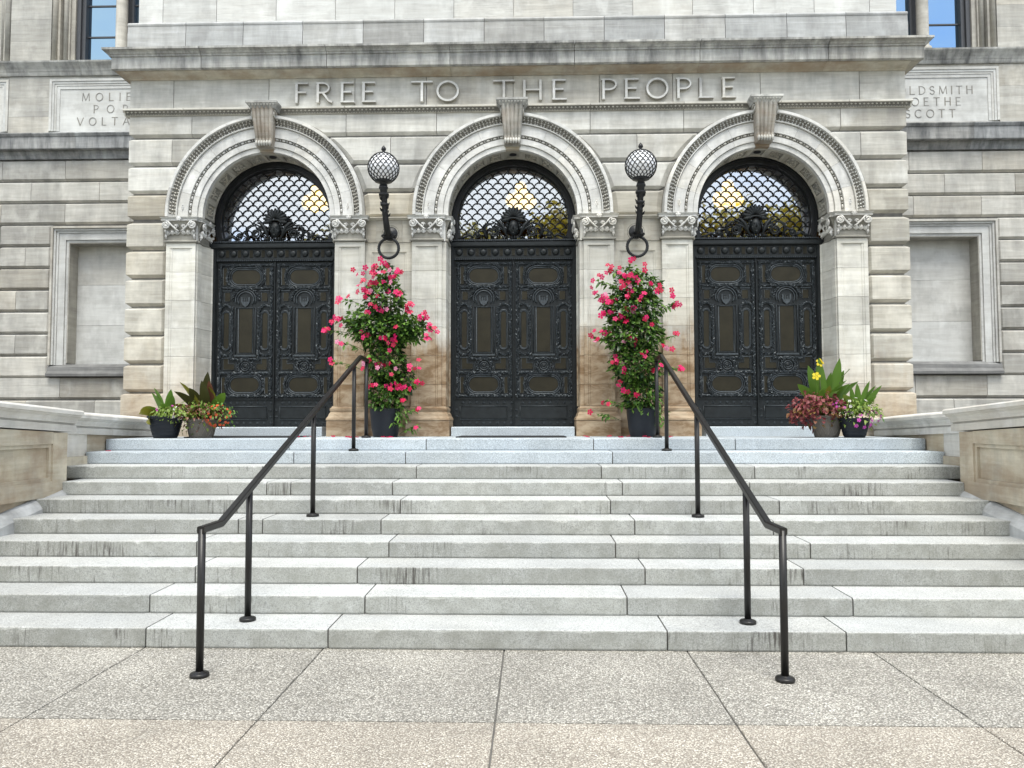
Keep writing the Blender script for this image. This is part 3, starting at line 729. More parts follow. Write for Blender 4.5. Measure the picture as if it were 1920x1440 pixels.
cor = [(5.75,7.028),(5.36,7.028),(5.355,7.020),(5.315,7.020),(5.30,7.030),(5.30,7.205),(5.28,7.210),(5.28,7.232),(5.262,7.240),(5.25,7.262),(5.225,7.280),(5.20,7.285),(5.20,7.316),(5.52,7.350),(5.75,7.350)]
run('cornice_stone', cor, cj, 'cornice')
for s in (-1, 1):    # the cornice's returns along the pavilion's sides
    mb = MB(s > 0); mb.rect_loft([(6.985,-5.95,-5.7,5.752,YW),(7.026,-6.02,-5.7,5.752,YW)]); part(mb, 'bed_moulding', 'bed')
    mb = MB(s > 0); mb.rect_loft([(7.028,-6.03,-5.7,5.752,YW),(7.208,-6.03,-5.7,5.752,YW),(7.28,-6.10,-5.7,5.752,YW),(7.316,-6.12,-5.7,5.752,YW),(7.35,-5.86,-5.7,5.752,YW)]); part(mb, 'cornice_stone', 'cornice')
    mb = MB(s > 0)       # end mitres of the projecting cornice
    mb.rect_loft([(7.208,-6.06,-6.04,5.28,5.75),(7.262,-6.10,-6.04,5.25,5.75),(7.285,-6.14,-6.04,5.20,5.75),(7.316,-6.14,-6.04,5.20,5.75),(7.349,-6.05,-6.04,5.50,5.75)]); part(mb, 'cornice_stone', 'cornice')
    mb = MB(s > 0)
    mb.rect_loft([(6.951,-PX-0.012,-PX-0.002,YF-0.012,5.75),(6.985,-PX-0.05,-PX-0.002,YF-0.06,5.75),(7.008,-6.0,-PX-0.002,YF-0.14,5.75),(7.026,-6.02,-PX-0.002,YF-0.172,5.75)]); part(mb, 'bed_moulding', 'bed')
bj = [-5.93, -5.02, -4.13, -3.21, -2.28, -1.35, -0.43, 0.48, 1.39, 2.30, 3.21, 4.13, 5.01, 5.93]
ab = [(5.9,7.352),(5.53,7.352),(5.53,7.70),(5.538,7.706),(5.538,7.80),(5.53,7.808),(5.525,7.83),(5.535,7.852),(5.56,7.868),(5.60,7.885),(5.9,7.885)]
run('attic_base_stone', ab, bj, 'atticbase')
aj = [-5.80, -5.42, -4.58, -3.65, -2.73, -1.81, -0.90, 0.015, 0.925, 1.835, 2.74, 3.66, 4.57, 5.40, 5.80]
for a, b in zip(aj, aj[1:]):
    mb = MB(); mb.box(a+0.004, b-0.004, 5.61, 5.9, 7.887, 8.59); part(mb, 'attic_stone', 'attic')
for s in (-1, 1):
    mb = MB(s > 0); mb.box(-5.80, -5.6, 5.902, YW, 7.36, 8.59); part(mb, 'attic_stone', 'attic')

# letters ---------------------------------------------------------------------
def ell(cx, cz, rx, rz, a0, a1, n=14): return [(cx+rx*math.cos(R(a0+(a1-a0)*i/n)), cz+rz*math.sin(R(a0+(a1-a0)*i/n))) for i in range(n+1)]
def glyph(ch):
    """strokes as (points in a unit box, kind) with kind t = thick, h = thin"""
    st = {'E': [([(.12,0),(.12,1)],'t'),([(.0,.97),(.92,.97)],'h'),([(.12,.52),(.78,.52)],'h'),([(.0,.03),(1,.03)],'h')],
          'F': [([(.14,0),(.14,1)],'t'),([(.0,.97),(1,.97)],'h'),([(.14,.52),(.85,.52)],'h')],
          'L': [([(.12,0),(.12,1)],'t'),([(.0,.03),(1,.03)],'h')],
          'T': [([(.5,0),(.5,1)],'t'),([(0,.97),(1,.97)],'h')],
          'H': [([(.1,0),(.1,1)],'t'),([(.9,0),(.9,1)],'t'),([(.1,.51),(.9,.51)],'h')],
          'I': [([(.5,0),(.5,1)],'t')],
          'O': [(ell(.5,.5,.46,.47,0,360,28),'m')],
          'P': [([(.14,0),(.14,1)],'t'),([(.0,.97),(.5,.97)]+ell(.5,.72,.45,.25,90,-90)+[(.14,.47)],'h')],
          'R': [([(.12,0),(.12,1)],'t'),([(.0,.97),(.42,.97)]+ell(.42,.73,.38,.24,90,-90)+[(.12,.49)],'h'),([(.42,.49),(.62,.28),(.78,.1),(1,.02)],'m')],
          'D': [([(.12,0),(.12,1)],'t'),([(.0,.97),(.35,.97)]+ell(.35,.5,.6,.47,90,-90)+[(.0,.03)],'h')],
          'M': [([(.08,0),(.13,1)],'h'),([(.13,1),(.5,.05)],'t'),([(.5,.05),(.87,1)],'h'),([(.87,1),(.94,0)],'t')],
          'V': [([(.03,1),(.5,.02)],'t'),([(.5,.02),(.97,1)],'h')],
          'A': [([(.03,0),(.5,1)],'h'),([(.5,1),(.97,0)],'t'),([(.2,.36),(.8,.36)],'h')],
          'S': [(ell(.5,.74,.38,.23,20,270,14)+ell(.5,.26,.42,.24,90,-160,14),'m')],
          'C': [(ell(.55,.5,.5,.47,45,315,22),'m')],
          'G': [(ell(.52,.5,.48,.47,45,325,22)+[(.93,.42)],'m'),([(.72,.44),(1,.44)],'h')]}
    return st[ch]
def letter(ch, x0, x1, z0, z1, y, depth, thick, thin, m, parent):
    mb = MB(); sides = []
    for q, (pts, k) in enumerate(glyph(ch)):
        w = {'t': thick, 'h': thin, 'm': (thick+thin)/2}[k]/2
        P = [Vector((x0+(x1-x0)*u, z0+(z1-z0)*v)) for u, v in pts]
        closed = (P[0]-P[-1]).length < 1e-5
        d = depth - 0.0012*q; rs = []
        for i, p in enumerate(P):
            if closed: t = (P[1]-P[0] if i in (0, len(P)-1) else P[i+1]-P[i-1])
            else: t = P[min(i+1,len(P)-1)]-P[max(i-1,0)]
            t = t.normalized(); nn = Vector((-t.y, t.x))*w
            a, b = p+nn, p-nn; ai, bi = p+nn*0.72, p-nn*0.72
            rs.append([(a.x,y,a.y),(ai.x,y-d,ai.y),(bi.x,y-d,bi.y),(b.x,y,b.y)])
        n0 = len(mb.f); mb.rings(rs)
        sides += [n0+i for i in range(len(mb.f)-n0) if i < (len(rs)-1)*4 and i % 4 in (0, 2)]
    o = part(mb, 'letter', m, parent=parent)
    if m == 'arch':
        o.data.materials.append(M_['bell'])  # flanks in a darker stone, painted shade that outlines the letters
        for i in sides: o.data.polygons[i].material_index = 1
    return o
ZL0, ZL1 = 6.553, 6.862
LET = [('F',-3.307,-3.106),('R',-2.983,-2.734),('E',-2.607,-2.394),('E',-2.28,-2.068),('T',-1.531,-1.206),('O',-1.145,-0.808),('T',-0.29,0.033),('H',0.15,0.453),('E',0.598,0.819),
       ('P',1.337,1.569),('E',1.682,1.914),('O',2.01,2.337),('P',2.457,2.68),('L',2.792,3.015),('E',3.138,3.349)]
for ch, a, b in LET: letter(ch, a, b, ZL0, ZL1, YF+0.002, 0.06, 0.052, 0.034, 'arch', lib)

# the wings --------------------------------------------------------------------
WG = [0.0, 0.45, 0.88, 1.30, 1.72, 2.14, 2.55, 2.965, 3.38, 3.80, 4.215, 4.63, 5.045, 5.46, 5.875, 6.29, 6.71]
BAY = (7.64, 11.0)
YWB = YW+0.055
XE = 14.2
def wing(s):
    mir = s < 0
    def P(mb, name, m, kind=None, parent=None): return part(mb, name, m, kind, parent)
    rr = random.Random(11 if s > 0 else 12)
    c = MB(mir)
    c.box(5.3, XE, YWB-0.004, YWB+0.4, 0, 2.6); c.box(5.3, XE, YWB-0.004, YWB+0.4, 5.13, 8.55)
    for a, b in ((5.3, 6.775), (8.505, 10.135), (11.865, XE)): c.box(a, b, YWB-0.004, YWB+0.4, 2.6, 5.13)
    c.box(5.3, XE, YWB+0.402, YWB+0.6, 0, 8.55)
    P(c, 'core_wall', 'mortar')
    for i, (z0, z1) in enumerate(zip(WG, WG[1:])):
        inwin = 2.5 < z0 < 5.4
        spans = [(5.6, 6.48), (8.80, 9.84), (12.16, XE)] if inwin else [(5.6, XE)]
        for a, b in spans:
            if inwin:
                cuts = [a, (a+b)/2+rr.uniform(-0.1,0.25), b] if i % 2 else [a, b]
            else:
                st = 1.28; o = 0.4 if i % 2 else 1.04
                cuts = [a] + [x for x in [5.6+o+st*k+rr.uniform(-.05,.05) for k in range(8)] if a+0.3 < x < b-0.3] + [b]
            for j in range(len(cuts)-1):
                mb = MB(mir); e0 = inwin and j == 0 and a > 6; e1 = inwin and j == len(cuts)-2 and b < 12
                low = z0 < 2.1
                rblock(mb, cuts[j], cuts[j+1], z0, z1, YW, YWB, 0.04 if not (1.9<z0<2.3) else 0.0, 0.045 if z0 > 0.1 else 0.0, 0.05 if e0 else 0.0, 0.05 if e1 else 0.0)
                P(mb, 'wall_block', 'wing')
    for bc in BAY:
        # blind window
        def ring(o0, o1, y0, y1, z0, name, m, zb):
            """mitred frame of four bars; half widths o0 (outer) to o1, tops t0/t1"""
            mb = MB(mir)
            (h0, t0), (h1, t1) = o0, o1
            mb.add([(bc-h0,y0,zb),(bc-h1,y0,zb),(bc-h1,y0,t1),(bc-h0,y0,t0),(bc-h0,y1,zb),(bc-h1,y1,zb),(bc-h1,y1,t1),(bc-h0,y1,t0)],
                   [(0,1,2,3),(7,6,5,4),(0,3,7,4),(1,5,6,2),(0,4,5,1)])
            mb.add([(bc+h0,y0,zb),(bc+h1,y0,zb),(bc+h1,y0,t1),(bc+h0,y0,t0),(bc+h0,y1,zb),(bc+h1,y1,zb),(bc+h1,y1,t1),(bc+h0,y1,t0)],
                   [(3,2,1,0),(4,5,6,7),(4,7,3,0),(2,6,5,1),(1,5,4,0)])
            mb.add([(bc-h0,y0,t0),(bc-h1,y0,t1),(bc+h1,y0,t1),(bc+h0,y0,t0),(bc-h0,y1,t0),(bc-h1,y1,t1),(bc+h1,y1,t1),(bc+h0,y1,t0)],
                   [(0,1,2,3),(7,6,5,4),(0,3,7,4),(1,5,6,2)])
            return P(mb, name, m, parent=wf[0] if wf else None)
        wf = []
        wf.append(ring((1.15,5.415),(1.11,5.375),YW-0.05,YW+0.3,0,'blind_window','wing',2.79))
        for (a, ta), (b, tb), y in (((1.108,5.373),(1.07,5.335),YW-0.02),((1.068,5.333),(1.03,5.295),YW+0.005),((1.028,5.293),(0.90,5.165),YW+0.022),((0.898,5.163),(0.855,5.12),YW+0.045)):
            ring((a,ta),(b,tb),y,YW+0.30,0,'window_frame','blind',2.79)
        ring((0.853,5.118),(0.838,5.103),YW+0.05,YW+0.329,0,'reveal_stone','winstone',2.83)
        for z0, z1 in ((2.75,3.57),(3.574,4.35),(4.354,5.2)):
            mb = MB(mir); mb.box(bc-0.86, bc+0.86, YW+0.33, YW+0.40, z0, z1); P(mb, 'infill_slab', 'blind', parent=wf[0])
        mb = MB(mir); mb.along_x(list(reversed([(YW+0.36,2.56),(YW-0.06,2.56),(YW-0.09,2.575),(YW-0.09,2.62),(YW-0.06,2.66),(YW-0.045,2.675),(YW-0.03,2.75),(YW+0.04,2.80),(YW+0.36,2.83)])), bc-1.16, bc+1.16); P(mb, 'window_sill', 'sill', parent=wf[0])
        # name panel
        nf = MB(mir); nf.box(bc-1.105, bc+1.105, YW+0.03, YW+0.2, 7.26, 8.15); pn = P(nf, 'inscription_panel', 'blind')
        wf = [pn]
        for (a, ta), (b, tb), y in (((1.28,8.27),(1.235,8.225),YW-0.012),((1.233,8.223),(1.19,8.18),YW+0.0),((1.188,8.178),(1.15,8.14),YW+0.010),((1.148,8.138),(1.09,8.08),YW+0.018)):
            ring((a,ta),(b,tb),y,YW+0.15,0,'panel_frame','blind',7.262)
        mb = MB(mir); mb.along_x(list(reversed([(YW+0.2,7.178),(YW-0.01,7.178),(YW+0.005,7.20),(YW+0.028,7.262),(YW+0.2,7.262)])), bc-1.28, bc+1.28); P(mb, 'panel_sill', 'atticbase', parent=pn)
        # paired upper windows
        def jamb(x0, x1, y0, y1, z0, z1, name, m, parent=None):
            mb = MB(mir); mb.box(x0, x1, y0, y1, z0, z1); return P(mb, name, m, parent=parent)
        uw = jamb(bc-1.28, bc+1.28, YW+0.42, YW+0.44, 8.60, 11.15, 'window', 'winframe')
        for q in (-1, 1):
            def bx(a, b, y0, y1, z0, z1, name, m):
                x0, x1 = bc+q*a, bc+q*b
                return jamb(min(x0,x1), max(x0,x1), y0, y1, z0, z1, name, m, uw)
            mb = MB(mir); mb.tube([(bc+q*1.22,YW+0.02,8.60),(bc+q*1.22,YW+0.02,11.1)], 0.05, 12); P(mb,'window_surround','winstone',parent=uw)
            bx(1.13,1.275,YW+0.03,YW+0.41,8.602,11.1,'window_surround','winstone')
            mb = MB(mir); mb.tube([(bc+q*1.07,YW+0.12,8.60),(bc+q*1.07,YW+0.12,11.1)], 0.045, 12); P(mb,'window_surround','winstone',parent=uw)
            bx(1.0,1.128,YW+0.13,YW+0.41,8.602,11.1,'window_surround','winstone')
            bx(0.92,0.998,YW+0.17,YW+0.41,8.602,11.1,'window_surround','winstone')
            bx(0.84,0.918,YW+0.21,YW+0.41,8.602,11.1,'window_casing','winframe')
            bx(0.77,0.838,YW+0.26,YW+0.41,8.602,11.1,'window_casing','winframe')
            bx(0.115,0.768,YW+0.30,YW+0.41,8.602,8.66,'window_casing','winframe')
            bx(0.115,0.16,YW+0.30,YW+0.41,8.66,11.1,'window_casing','winframe')
            for zz in (9.255, 9.88, 10.5): bx(0.16,0.768,YW+0.34,YW+0.375,zz-0.014,zz+0.014,'muntin','winframe')
            for z0, z1 in ((8.66,9.241),(9.269,9.866),(9.894,10.486),(10.514,11.1)): bx(0.161,0.767,YW+0.358,YW+0.366,z0,z1,'pane','winglass')
        mb = MB(mir); mb.lathe([(0.15,8.602),(0.15,8.70),(0.12,8.72),(0.108,8.75),(0.105,11.0),(0.14,11.15)], (bc,YW+0.16,0), 18); P(mb, 'colonnette', 'wing', parent=uw)
    # piers between the upper windows
    for a, b in ((5.6, 6.355), (8.925, 9.715), (12.285, XE)):
        z = 8.602
        for k in range(6):
            mb = MB(mir); mb.box(a, b, YW+0.0, YW+0.5, z+0.0015, z+0.42-0.0015); P(mb, 'pier_stone', 'wing'); z += 0.42
    # stones between the name panels
    for a, b in ((5.6, 6.355), (8.925, 9.715), (12.285, XE)):
        for z0, z1 in ((7.18,7.54),(7.54,7.91),(7.91,8.325)):
            mb = MB(mir); mb.box(a+0.001, b-0.001, YW+0.004, YW+0.2, z0+0.0015, z1-0.0015); P(mb, 'wall_block', 'wing')
    mb = MB(mir); mb.box(5.6, XE, YW+0.012, YW+0.2, 8.272, 8.326); P(mb, 'wall_block', 'wing')
    lo = [(YW+0.2,6.713),(YW-0.01,6.713),(YW-0.02,6.74),(YW-0.03,6.77),(YW-0.06,6.82),(YW-0.07,6.853),(YW-0.15,6.856),(YW-0.16,6.87),(YW-0.16,7.09),(YW-0.175,7.095),(YW-0.20,7.14),(YW-0.20,7.155),(YW+0.0,7.177),(YW+0.2,7.177)]
    hi = [(YW+0.2,8.328),(YW-0.02,8.328),(YW-0.03,8.35),(YW-0.045,8.395),(YW-0.05,8.40),(YW-0.065,8.44),(YW-0.10,8.50),(YW-0.13,8.545),(YW-0.135,8.575),(YW+0.05,8.60),(YW+0.42,8.60)]
    xs = [5.6, 6.9, 8.35 if s > 0 else 8.3, 9.75, 11.2, 12.7, XE]
    for a, b in zip(xs, xs[1:]):
        for pr, nm, m in ((lo, 'belt_course', 'darkcornice'), (hi, 'sill_course', 'cornice')):
            mb = MB(mir); mb.along_x(list(reversed(pr)), a+0.0015, b-0.0015); P(mb, nm, m)
    mb = MB(mir); mb.box(5.3, XE, YW+0.1, YW+0.6, 11.15, 12.0); P(mb, 'upper_wall', 'attic')
    return pn
wing(-1); wing(1)
panels = [o for o in lib.children if o.name.startswith('inscription_panel')]
def text_line(s, xc, width, zc, h, parent):
    W = {'I':0.15,'L':0.75,'E':0.75,'T':0.9,'P':0.78,'S':0.78,'M':1.25,'O':1.15,'G':1.1,'V':1.05,'A':1.05,'R':0.85,'D':1.0,'C':1.05,'H':0.95}
    tot = sum(W[ch] for ch in s)*h*0.8; gap = (width - tot)/(len(s)-1); x = xc-width/2
    for ch in s:
        w = W[ch]*h*0.8
        letter(ch, x, x+w, zc-h/2, zc+h/2, YW+0.0315, 0.008, 0.022, 0.014, 'letter', parent); x += w+gap
text_line('MOLIERE', -7.62, 1.38, 7.925, 0.155, panels[0])
text_line('POPE', -7.62, 0.92, 7.69, 0.155, panels[0])
text_line('VOLTAIRE', -7.62, 1.55, 7.45, 0.155, panels[0])
letter('E', -9.92, -9.80, 7.85, 8.005, YW+0.0315, 0.008, 0.022, 0.014, 'letter', panels[1])
text_line('GOLDSMITH', 7.67, 1.58, 7.85, 0.155, panels[2])
text_line('GOETHE', 7.67, 1.13, 7.635, 0.155, panels[2])
text_line('SCOTT', 7.67, 0.92, 7.41, 0.155, panels[2])

# doors ---------------------------------------------------------------------------
K = 0.00112
def D(u, v): return ((u-495)*K, 4.224-(v-345)*K)      # door drawing units to metres
YD = 5.985
def stadium(cu, cv, hw, hh, n=8):
    r = hh; L = hw-hh; pts = []
    for i in range(n+1): a = -math.pi/2+math.pi*i/n; pts.append((cu+L+r*math.cos(a), cv+r*math.sin(a)))
    for i in range(n+1): a = math.pi/2+math.pi*i/n; pts.append((cu-L+r*math.cos(a), cv+r*math.sin(a)))
    return pts
def vstadium(cu, cv, hw, hh, n=6): return [(cu+(y-cv), cv+(x-cu)) for x, y in stadium(cu, cv, hh, hw, n)]
def ring_tube(mb, pts, r, y, n=5, close=True):
    P = [(*D(*p),) for p in pts]; P = [(x, y, z) for x, z in P]
    if close: P.append(P[0])
    mb.tube(P, r, n)
def flat(mb, pts, y0, y1):
    P = [D(*p) for p in pts]
    area = sum(P[i][0]*P[(i+1)%len(P)][1]-P[(i+1)%len(P)][0]*P[i][1] for i in range(len(P)))
    if area < 0: P.reverse()
    mb.rings([[(x,y1,z) for x,z in P], [(x,y0,z) for x,z in P]][::-1] if False else [[(x,y0,z) for x,z in reversed(P)], [(x,y1,z) for x,z in reversed(P)]])
rg = random.Random(21)
def garland(mb, pts, w=42, step=11):
    P = [Vector(p) for p in pts]
    for a, b in zip(P, P[1:]):
        n = max(1, int((b-a).length/step)); d = (b-a).normalized(); nn = Vector((-d.y, d.x))
        for i in range(n):
            s = 1 if i % 2 else -1
            p = a + (b-a)*((i+0.5)/n) + nn*s*rg.uniform(0.05,0.30)*w
            ang = math.atan2(-d.y, d.x) + s*rg.uniform(0.3,0.95)
            x, z = D(p.x, p.y)
            mb.octa((x, YD-0.014-rg.uniform(0,0.012), z), (rg.uniform(0.020,0.031), 0.018, rg.uniform(0.009,0.014)), Matrix.Rotation(-ang, 3, 'Y') @ Matrix.Rotation(rg.uniform(-.5,.5), 3, 'X'))
def arcp(cu, cv, r, a0, a1, n=10): return [(cu+r*math.cos(R(a0+(a1-a0)*i/n)), cv-r*math.sin(R(a0+(a1-a0)*i/n))) for i in range(n+1)]
def rectp(u0, v0, u1, v1): return [(u0,v0),(u1,v0),(u1,v1),(u0,v1)]
def make_leaf(dx):
    def sh(mb): mb.v = [(x+dx, y, z) for x,y,z in mb.v]; return mb
    mb = MB(); mb.box(-0.456, 0.456, YD, YD+0.07, 1.655, 4.224)
    flat(mb, rectp(160,2255,830,2270), YD-0.012, YD+0.001)
    flat(mb, rectp(100,2262,890,2275), YD-0.016, YD+0.002)
    door = part(sh(mb), 'door', 'bronze')
    ps = [stadium(495,560,198,95), stadium(495,2069,198,95), rectp(408,1008,588,1618), vstadium(225,1310,33,250), vstadium(770,1310,33,250),
          rectp(195,775,275,900), rectp(715,775,800,900), rectp(170,430,225,675), rectp(770,430,828,675), rectp(170,1962,225,2190), rectp(775,1962,828,2190),
          [(190,1680),(262,1680),(262,1775),(345,1775),(345,1860),(190,1860)], [(730,1680),(805,1680),(805,1860),(655,1860),(655,1775),(730,1775)]]
    for p in ps:
        mb = MB(); flat(mb, p, YD-0.004, YD+0.004); part(sh(mb), 'door_panel', 'olive', parent=door)
    mb = MB(); flat(mb, rectp(185,2385,805,2535), YD-0.010, YD+0.004); part(sh(mb), 'door_panel', 'bronze', parent=door)
    mb = MB()
    for cv in (560, 2069):
        ring_tube(mb, stadium(495,cv,212,110), 0.010, YD-0.006); ring_tube(mb, stadium(495,cv,236,133), 0.011, YD-0.012)
    for u in (225, 770):
        ring_tube(mb, vstadium(u,1310,44,262), 0.007, YD-0.006); ring_tube(mb, vstadium(u,1310,57,276), 0.008, YD-0.010)
    ring_tube(mb, rectp(395,996,601,1632), 0.007, YD-0.006); ring_tube(mb, [(355,1650),(355,990),(640,990),(640,1650)], 0.010, YD-0.010, close=False)
    flat(mb, rectp(345,1650,650,1675), YD-0.024, YD+0.001)
    ring_tube(mb, arcp(495,880,112,-35,215,16), 0.010, YD-0.010, close=False); ring_tube(mb, arcp(495,880,142,-20,200,16), 0.010, YD-0.014, close=False)
    for p in ps[5:7]+ps[7:]: ring_tube(mb, [(495+(u-495), v) for u, v in p], 0.006, YD-0.005)
    ring_tube(mb, rectp(170,2370,820,2550), 0.006, YD-0.008)
    ring_tube(mb, arcp(500,1814,58,0,360,16), 0.009, YD-0.012, close=False); ring_tube(mb, arcp(500,1814,33,0,360,12), 0.007, YD-0.012, close=False); ring_tube(mb, arcp(500,1814,128,0,360,20), 0.007, YD-0.008, close=False)
    for v in (745, 1690, 1885): 
        flat(mb, rectp(170,v,300,v+14), YD-0.016, YD+0.001); flat(mb, rectp(690,v,828,v+14), YD-0.016, YD+0.001)
    part(sh(mb), 'panel_moulding', 'relief', parent=door)
    mb = MB()
    for u in (138, 862): garland(mb, [(u,375),(u,2250)])
    for u in (306, 688): garland(mb, [(u,985),(u,1714)])
    garland(mb, [(115,393),(885,393)], 34); garland(mb, [(160,718),(840,718)], 34); garland(mb, [(290,1714),(705,1714)], 36)
    garland(mb, [(150,1908),(850,1908)], 36); garland(mb, [(115,2226),(885,2226)], 34)
    for cv in (560, 2069):
        garland(mb, arcp(392,cv,165,100,260)); garland(mb, arcp(598,cv,165,-80,80))
    garland(mb, arcp(497,890,188,0,180,14), 46)
    for u in (222, 775): garland(mb, arcp(u,1030,78,10,170,6), 36); garland(mb, arcp(u,1585,78,190,350,6), 36)
    garland(mb, arcp(500,1814,98,0,360,18), 40)
    part(sh(mb), 'garland', 'relief', 'stuff', door)
    mb = MB(); flat(mb, [(435,840),(555,840),(558,900),(535,950),(495,985),(455,950),(432,900)], YD-0.024, YD); part(sh(mb), 'shield', 'relief', parent=door)
    mb = MB()
    for u in (465,495,525): flat(mb, rectp(u-8,858,u+8,905), YD-0.029, YD-0.02)
    flat(mb, rectp(452,842,538,856), YD-0.029, YD-0.02); part(sh(mb), 'shield_bars', 'bronze', parent=door)
    mb = MB(); x, z = D(500,1814); mb.lathe([(0.036,0),(0.03,0.012),(0.001,0.016)], (x,YD,z), 10, 'Y'); part(sh(mb), 'rosette', 'bronze', parent=door)
    studs = [(210+95*i, 2320) for i in range(8)] + [(210+95*i, 2598) for i in range(8)] + [(870,2420),(870,2510),(125,2420),(125,2510)]
    sm = None
    for u, v in studs:
        x, z = D(u, v)
        if sm is None:
            s_ = MB()
            for q in range(6): a = q*math.pi/3; s_.octa((0.014*math.cos(a),0,0.014*math.sin(a)), (0.013,0.007,0.006), Matrix.Rotation(-a,3,'Y'))
            s_.blob((0,-0.004,0), (0.008,0.008,0.008)); sm = s_.mesh('stud', M_['relief'])
        link('stud', sm, door, loc=(x+dx, YD-0.004, z))
    return door
leafL = make_leaf(-0.462); leafR = make_leaf(0.462)
def to3(o):
    for dx in (-3.73, 3.73): copy_tree(o, lib, (dx, 0, 0))
to3(leafL); to3(leafR)
# frame, transom and fanlight of the middle door, then copies
mb = MB()
for s in (-1, 1):
    x0, x1 = sorted((s*0.93, s*1.034)); mb.box(x0, x1, 5.94, 6.05, 1.645, 4.53); mb.box(*sorted((s*0.919, s*0.929)), 5.965, 6.05, 1.645, 4.228)
    mb.tube([(s*0.948,5.938,1.66+0.04*i) for i in range(72)], 0.008, 5, rad=[0.010 if i % 2 else 0.005 for i in range(72)])
mb.box(-0.010, 0.010, 5.955, 6.0, 1.655, 4.22)
mb.tube([(0,5.953,1.66+0.035*i) for i in range(73)], 0.008, 5, rad=[0.011 if i % 2 else 0.006 for i in range(73)])
mb.box(-0.929, 0.929, 6.056, 6.12, 1.64, 4.3)
frame = part(mb, 'door_frame', 'bronze')
mb = MB(); mb.box(-0.928, 0.928, 5.955, 6.05, 4.23, 4.42)
mb.along_x(list(reversed([(6.05,4.420),(5.94,4.420),(5.91,4.432),(5.905,4.445),(5.905,4.495),(5.93,4.51),(6.05,4.515)])), -0.968, 0.968)
mb.along_x(list(reversed([(6.0,4.245),(5.945,4.245),(5.94,4.25),(5.94,4.272),(6.0,4.275)])), -0.926, 0.926)
tr = part(mb, 'transom', 'bronze', parent=frame)
mb = MB()
for i in range(60): x = -0.915+1.83*(i+0.5)/60; mb.box(x-0.008, x+0.008, 5.925, 5.96, 4.228, 4.244)
for i in range(64): x = -0.95+1.9*(i+0.5)/64; mb.box(x-0.009, x+0.009, 5.90, 5.95, 4.517, 4.535)
part(mb, 'dentil_row', 'relief', 'stuff', frame)
for i in range(10):
    x = -0.845+1.69*i/9
    mb = MB(); mb.lathe([(0.052,0.0),(0.055,0.008),(0.046,0.022),(0.028,0.031),(0.001,0.034)], (x,5.957,4.346), 14, 'Y'); part(mb, 'transom_boss', 'bronze', parent=frame)
for i in range(11):
    x = -0.845-0.094+1.69/9*i
    for d in (-0.018,0,0.018):
        if abs(x+d) > 0.92: continue
        mb = MB(); mb.box(x+d-0.005, x+d+0.005, 5.942, 5.958, 4.29, 4.40); part(mb, 'transom_bar', 'olive', parent=frame)
for dx in (-3.73, 3.73): copy_tree(frame, lib, (dx,0,0))
# fanlight
def semi(mb, r0, r1, y0, y1, zb=4.52, n=32):
    pr = [(r0,y0),(r1,y0),(r1,y1),(r0,y1)]
    a0 = math.asin((zb-Z0)/r0) if zb < Z0 else 0
    rs = []
    for i in range(n+1):
        a = a0+(math.pi-2*a0)*i/n
        rs.append([(r*math.cos(a), y, Z0+r*math.sin(a)) for r, y in pr])
    mb.rings([list(reversed(r)) for r in rs])
mb = MB(); semi(mb, 0.87, 0.968, 5.95, 6.11); semi(mb, 0.855, 0.869, 6.03, 6.10); semi(mb, 0.93, 0.945, 5.935, 5.949)
mb.box(-0.93, 0.93, 5.952, 6.09, 4.519, 4.55)
fan = part(mb, 'fanlight', 'iron')
mb = MB(); N = 40; ring = [(0.868*math.cos(R(-21+222*i/N)), 6.082, Z0+0.868*math.sin(R(-21+222*i/N))) for i in range(N+1)]
mb.rings([ring, [(x,6.09,z) for x,_,z in ring]]); part(mb, 'pane', 'fanglass', parent=fan)
mb = MB(); pw = 0.163; ph = 0.0805
for row in range(16):
    z = 4.50 + ph*row
    for i in range(-7, 8):
        x = (i + (0.5 if row % 2 else 0.0))*pw
        pts = [(x+pw/2*math.cos(a), 6.071, z+ph*1.08*math.sin(a)) for a in [math.pi*k/8 for k in range(9)]]
        keep = [p for p in pts if p[0]**2+(p[2]-Z0)**2 < 0.875**2 and abs(p[0]) < 0.93]
        if len(keep) > 1: mb.tube(keep, 0.0100, 5)
        if x*x+(z-Z0)**2 < 0.86**2: mb.box(x-pw/2-0.007, x-pw/2+0.007, 6.063, 6.079, z-0.009, z+0.008)
part(mb, 'grille', 'iron', parent=fan)
# mask and scrolls at the foot of the fanlight
mb = MB(); yv = 5.965
mb.blob((0,yv-0.02,4.72), (0.085,0.075,0.125), None, True, 14, 9)
mb.add([(-0.018,yv-0.088,4.695),(0.018,yv-0.088,4.695),(0.0,yv-0.125,4.70),(0,yv-0.09,4.765)], [(0,1,2),(1,3,2),(3,0,2)])      # nose
for s in (-1, 1):
    mb.blob((s*0.035,yv-0.085,4.755), (0.026,0.014,0.008), Matrix.Rotation(-s*0.15,3,'Y'), True, 8, 4)      # brows
    mb.blob((s*0.035,yv-0.082,4.735), (0.014,0.010,0.008), None, True, 8, 4)
    mb.blob((s*0.05,yv-0.06,4.69), (0.025,0.02,0.03), None, True, 8, 4)
    for q in range(4): mb.blob((s*(0.085+0.012*q),yv-0.02,4.80-0.045*q), (0.024,0.03,0.03), None, True, 8, 4)   # hair
mb.blob((0,yv-0.086,4.664), (0.028,0.012,0.008), None, True, 8, 4); mb.blob((0,yv-0.078,4.63), (0.026,0.022,0.02), None, True, 8, 4)
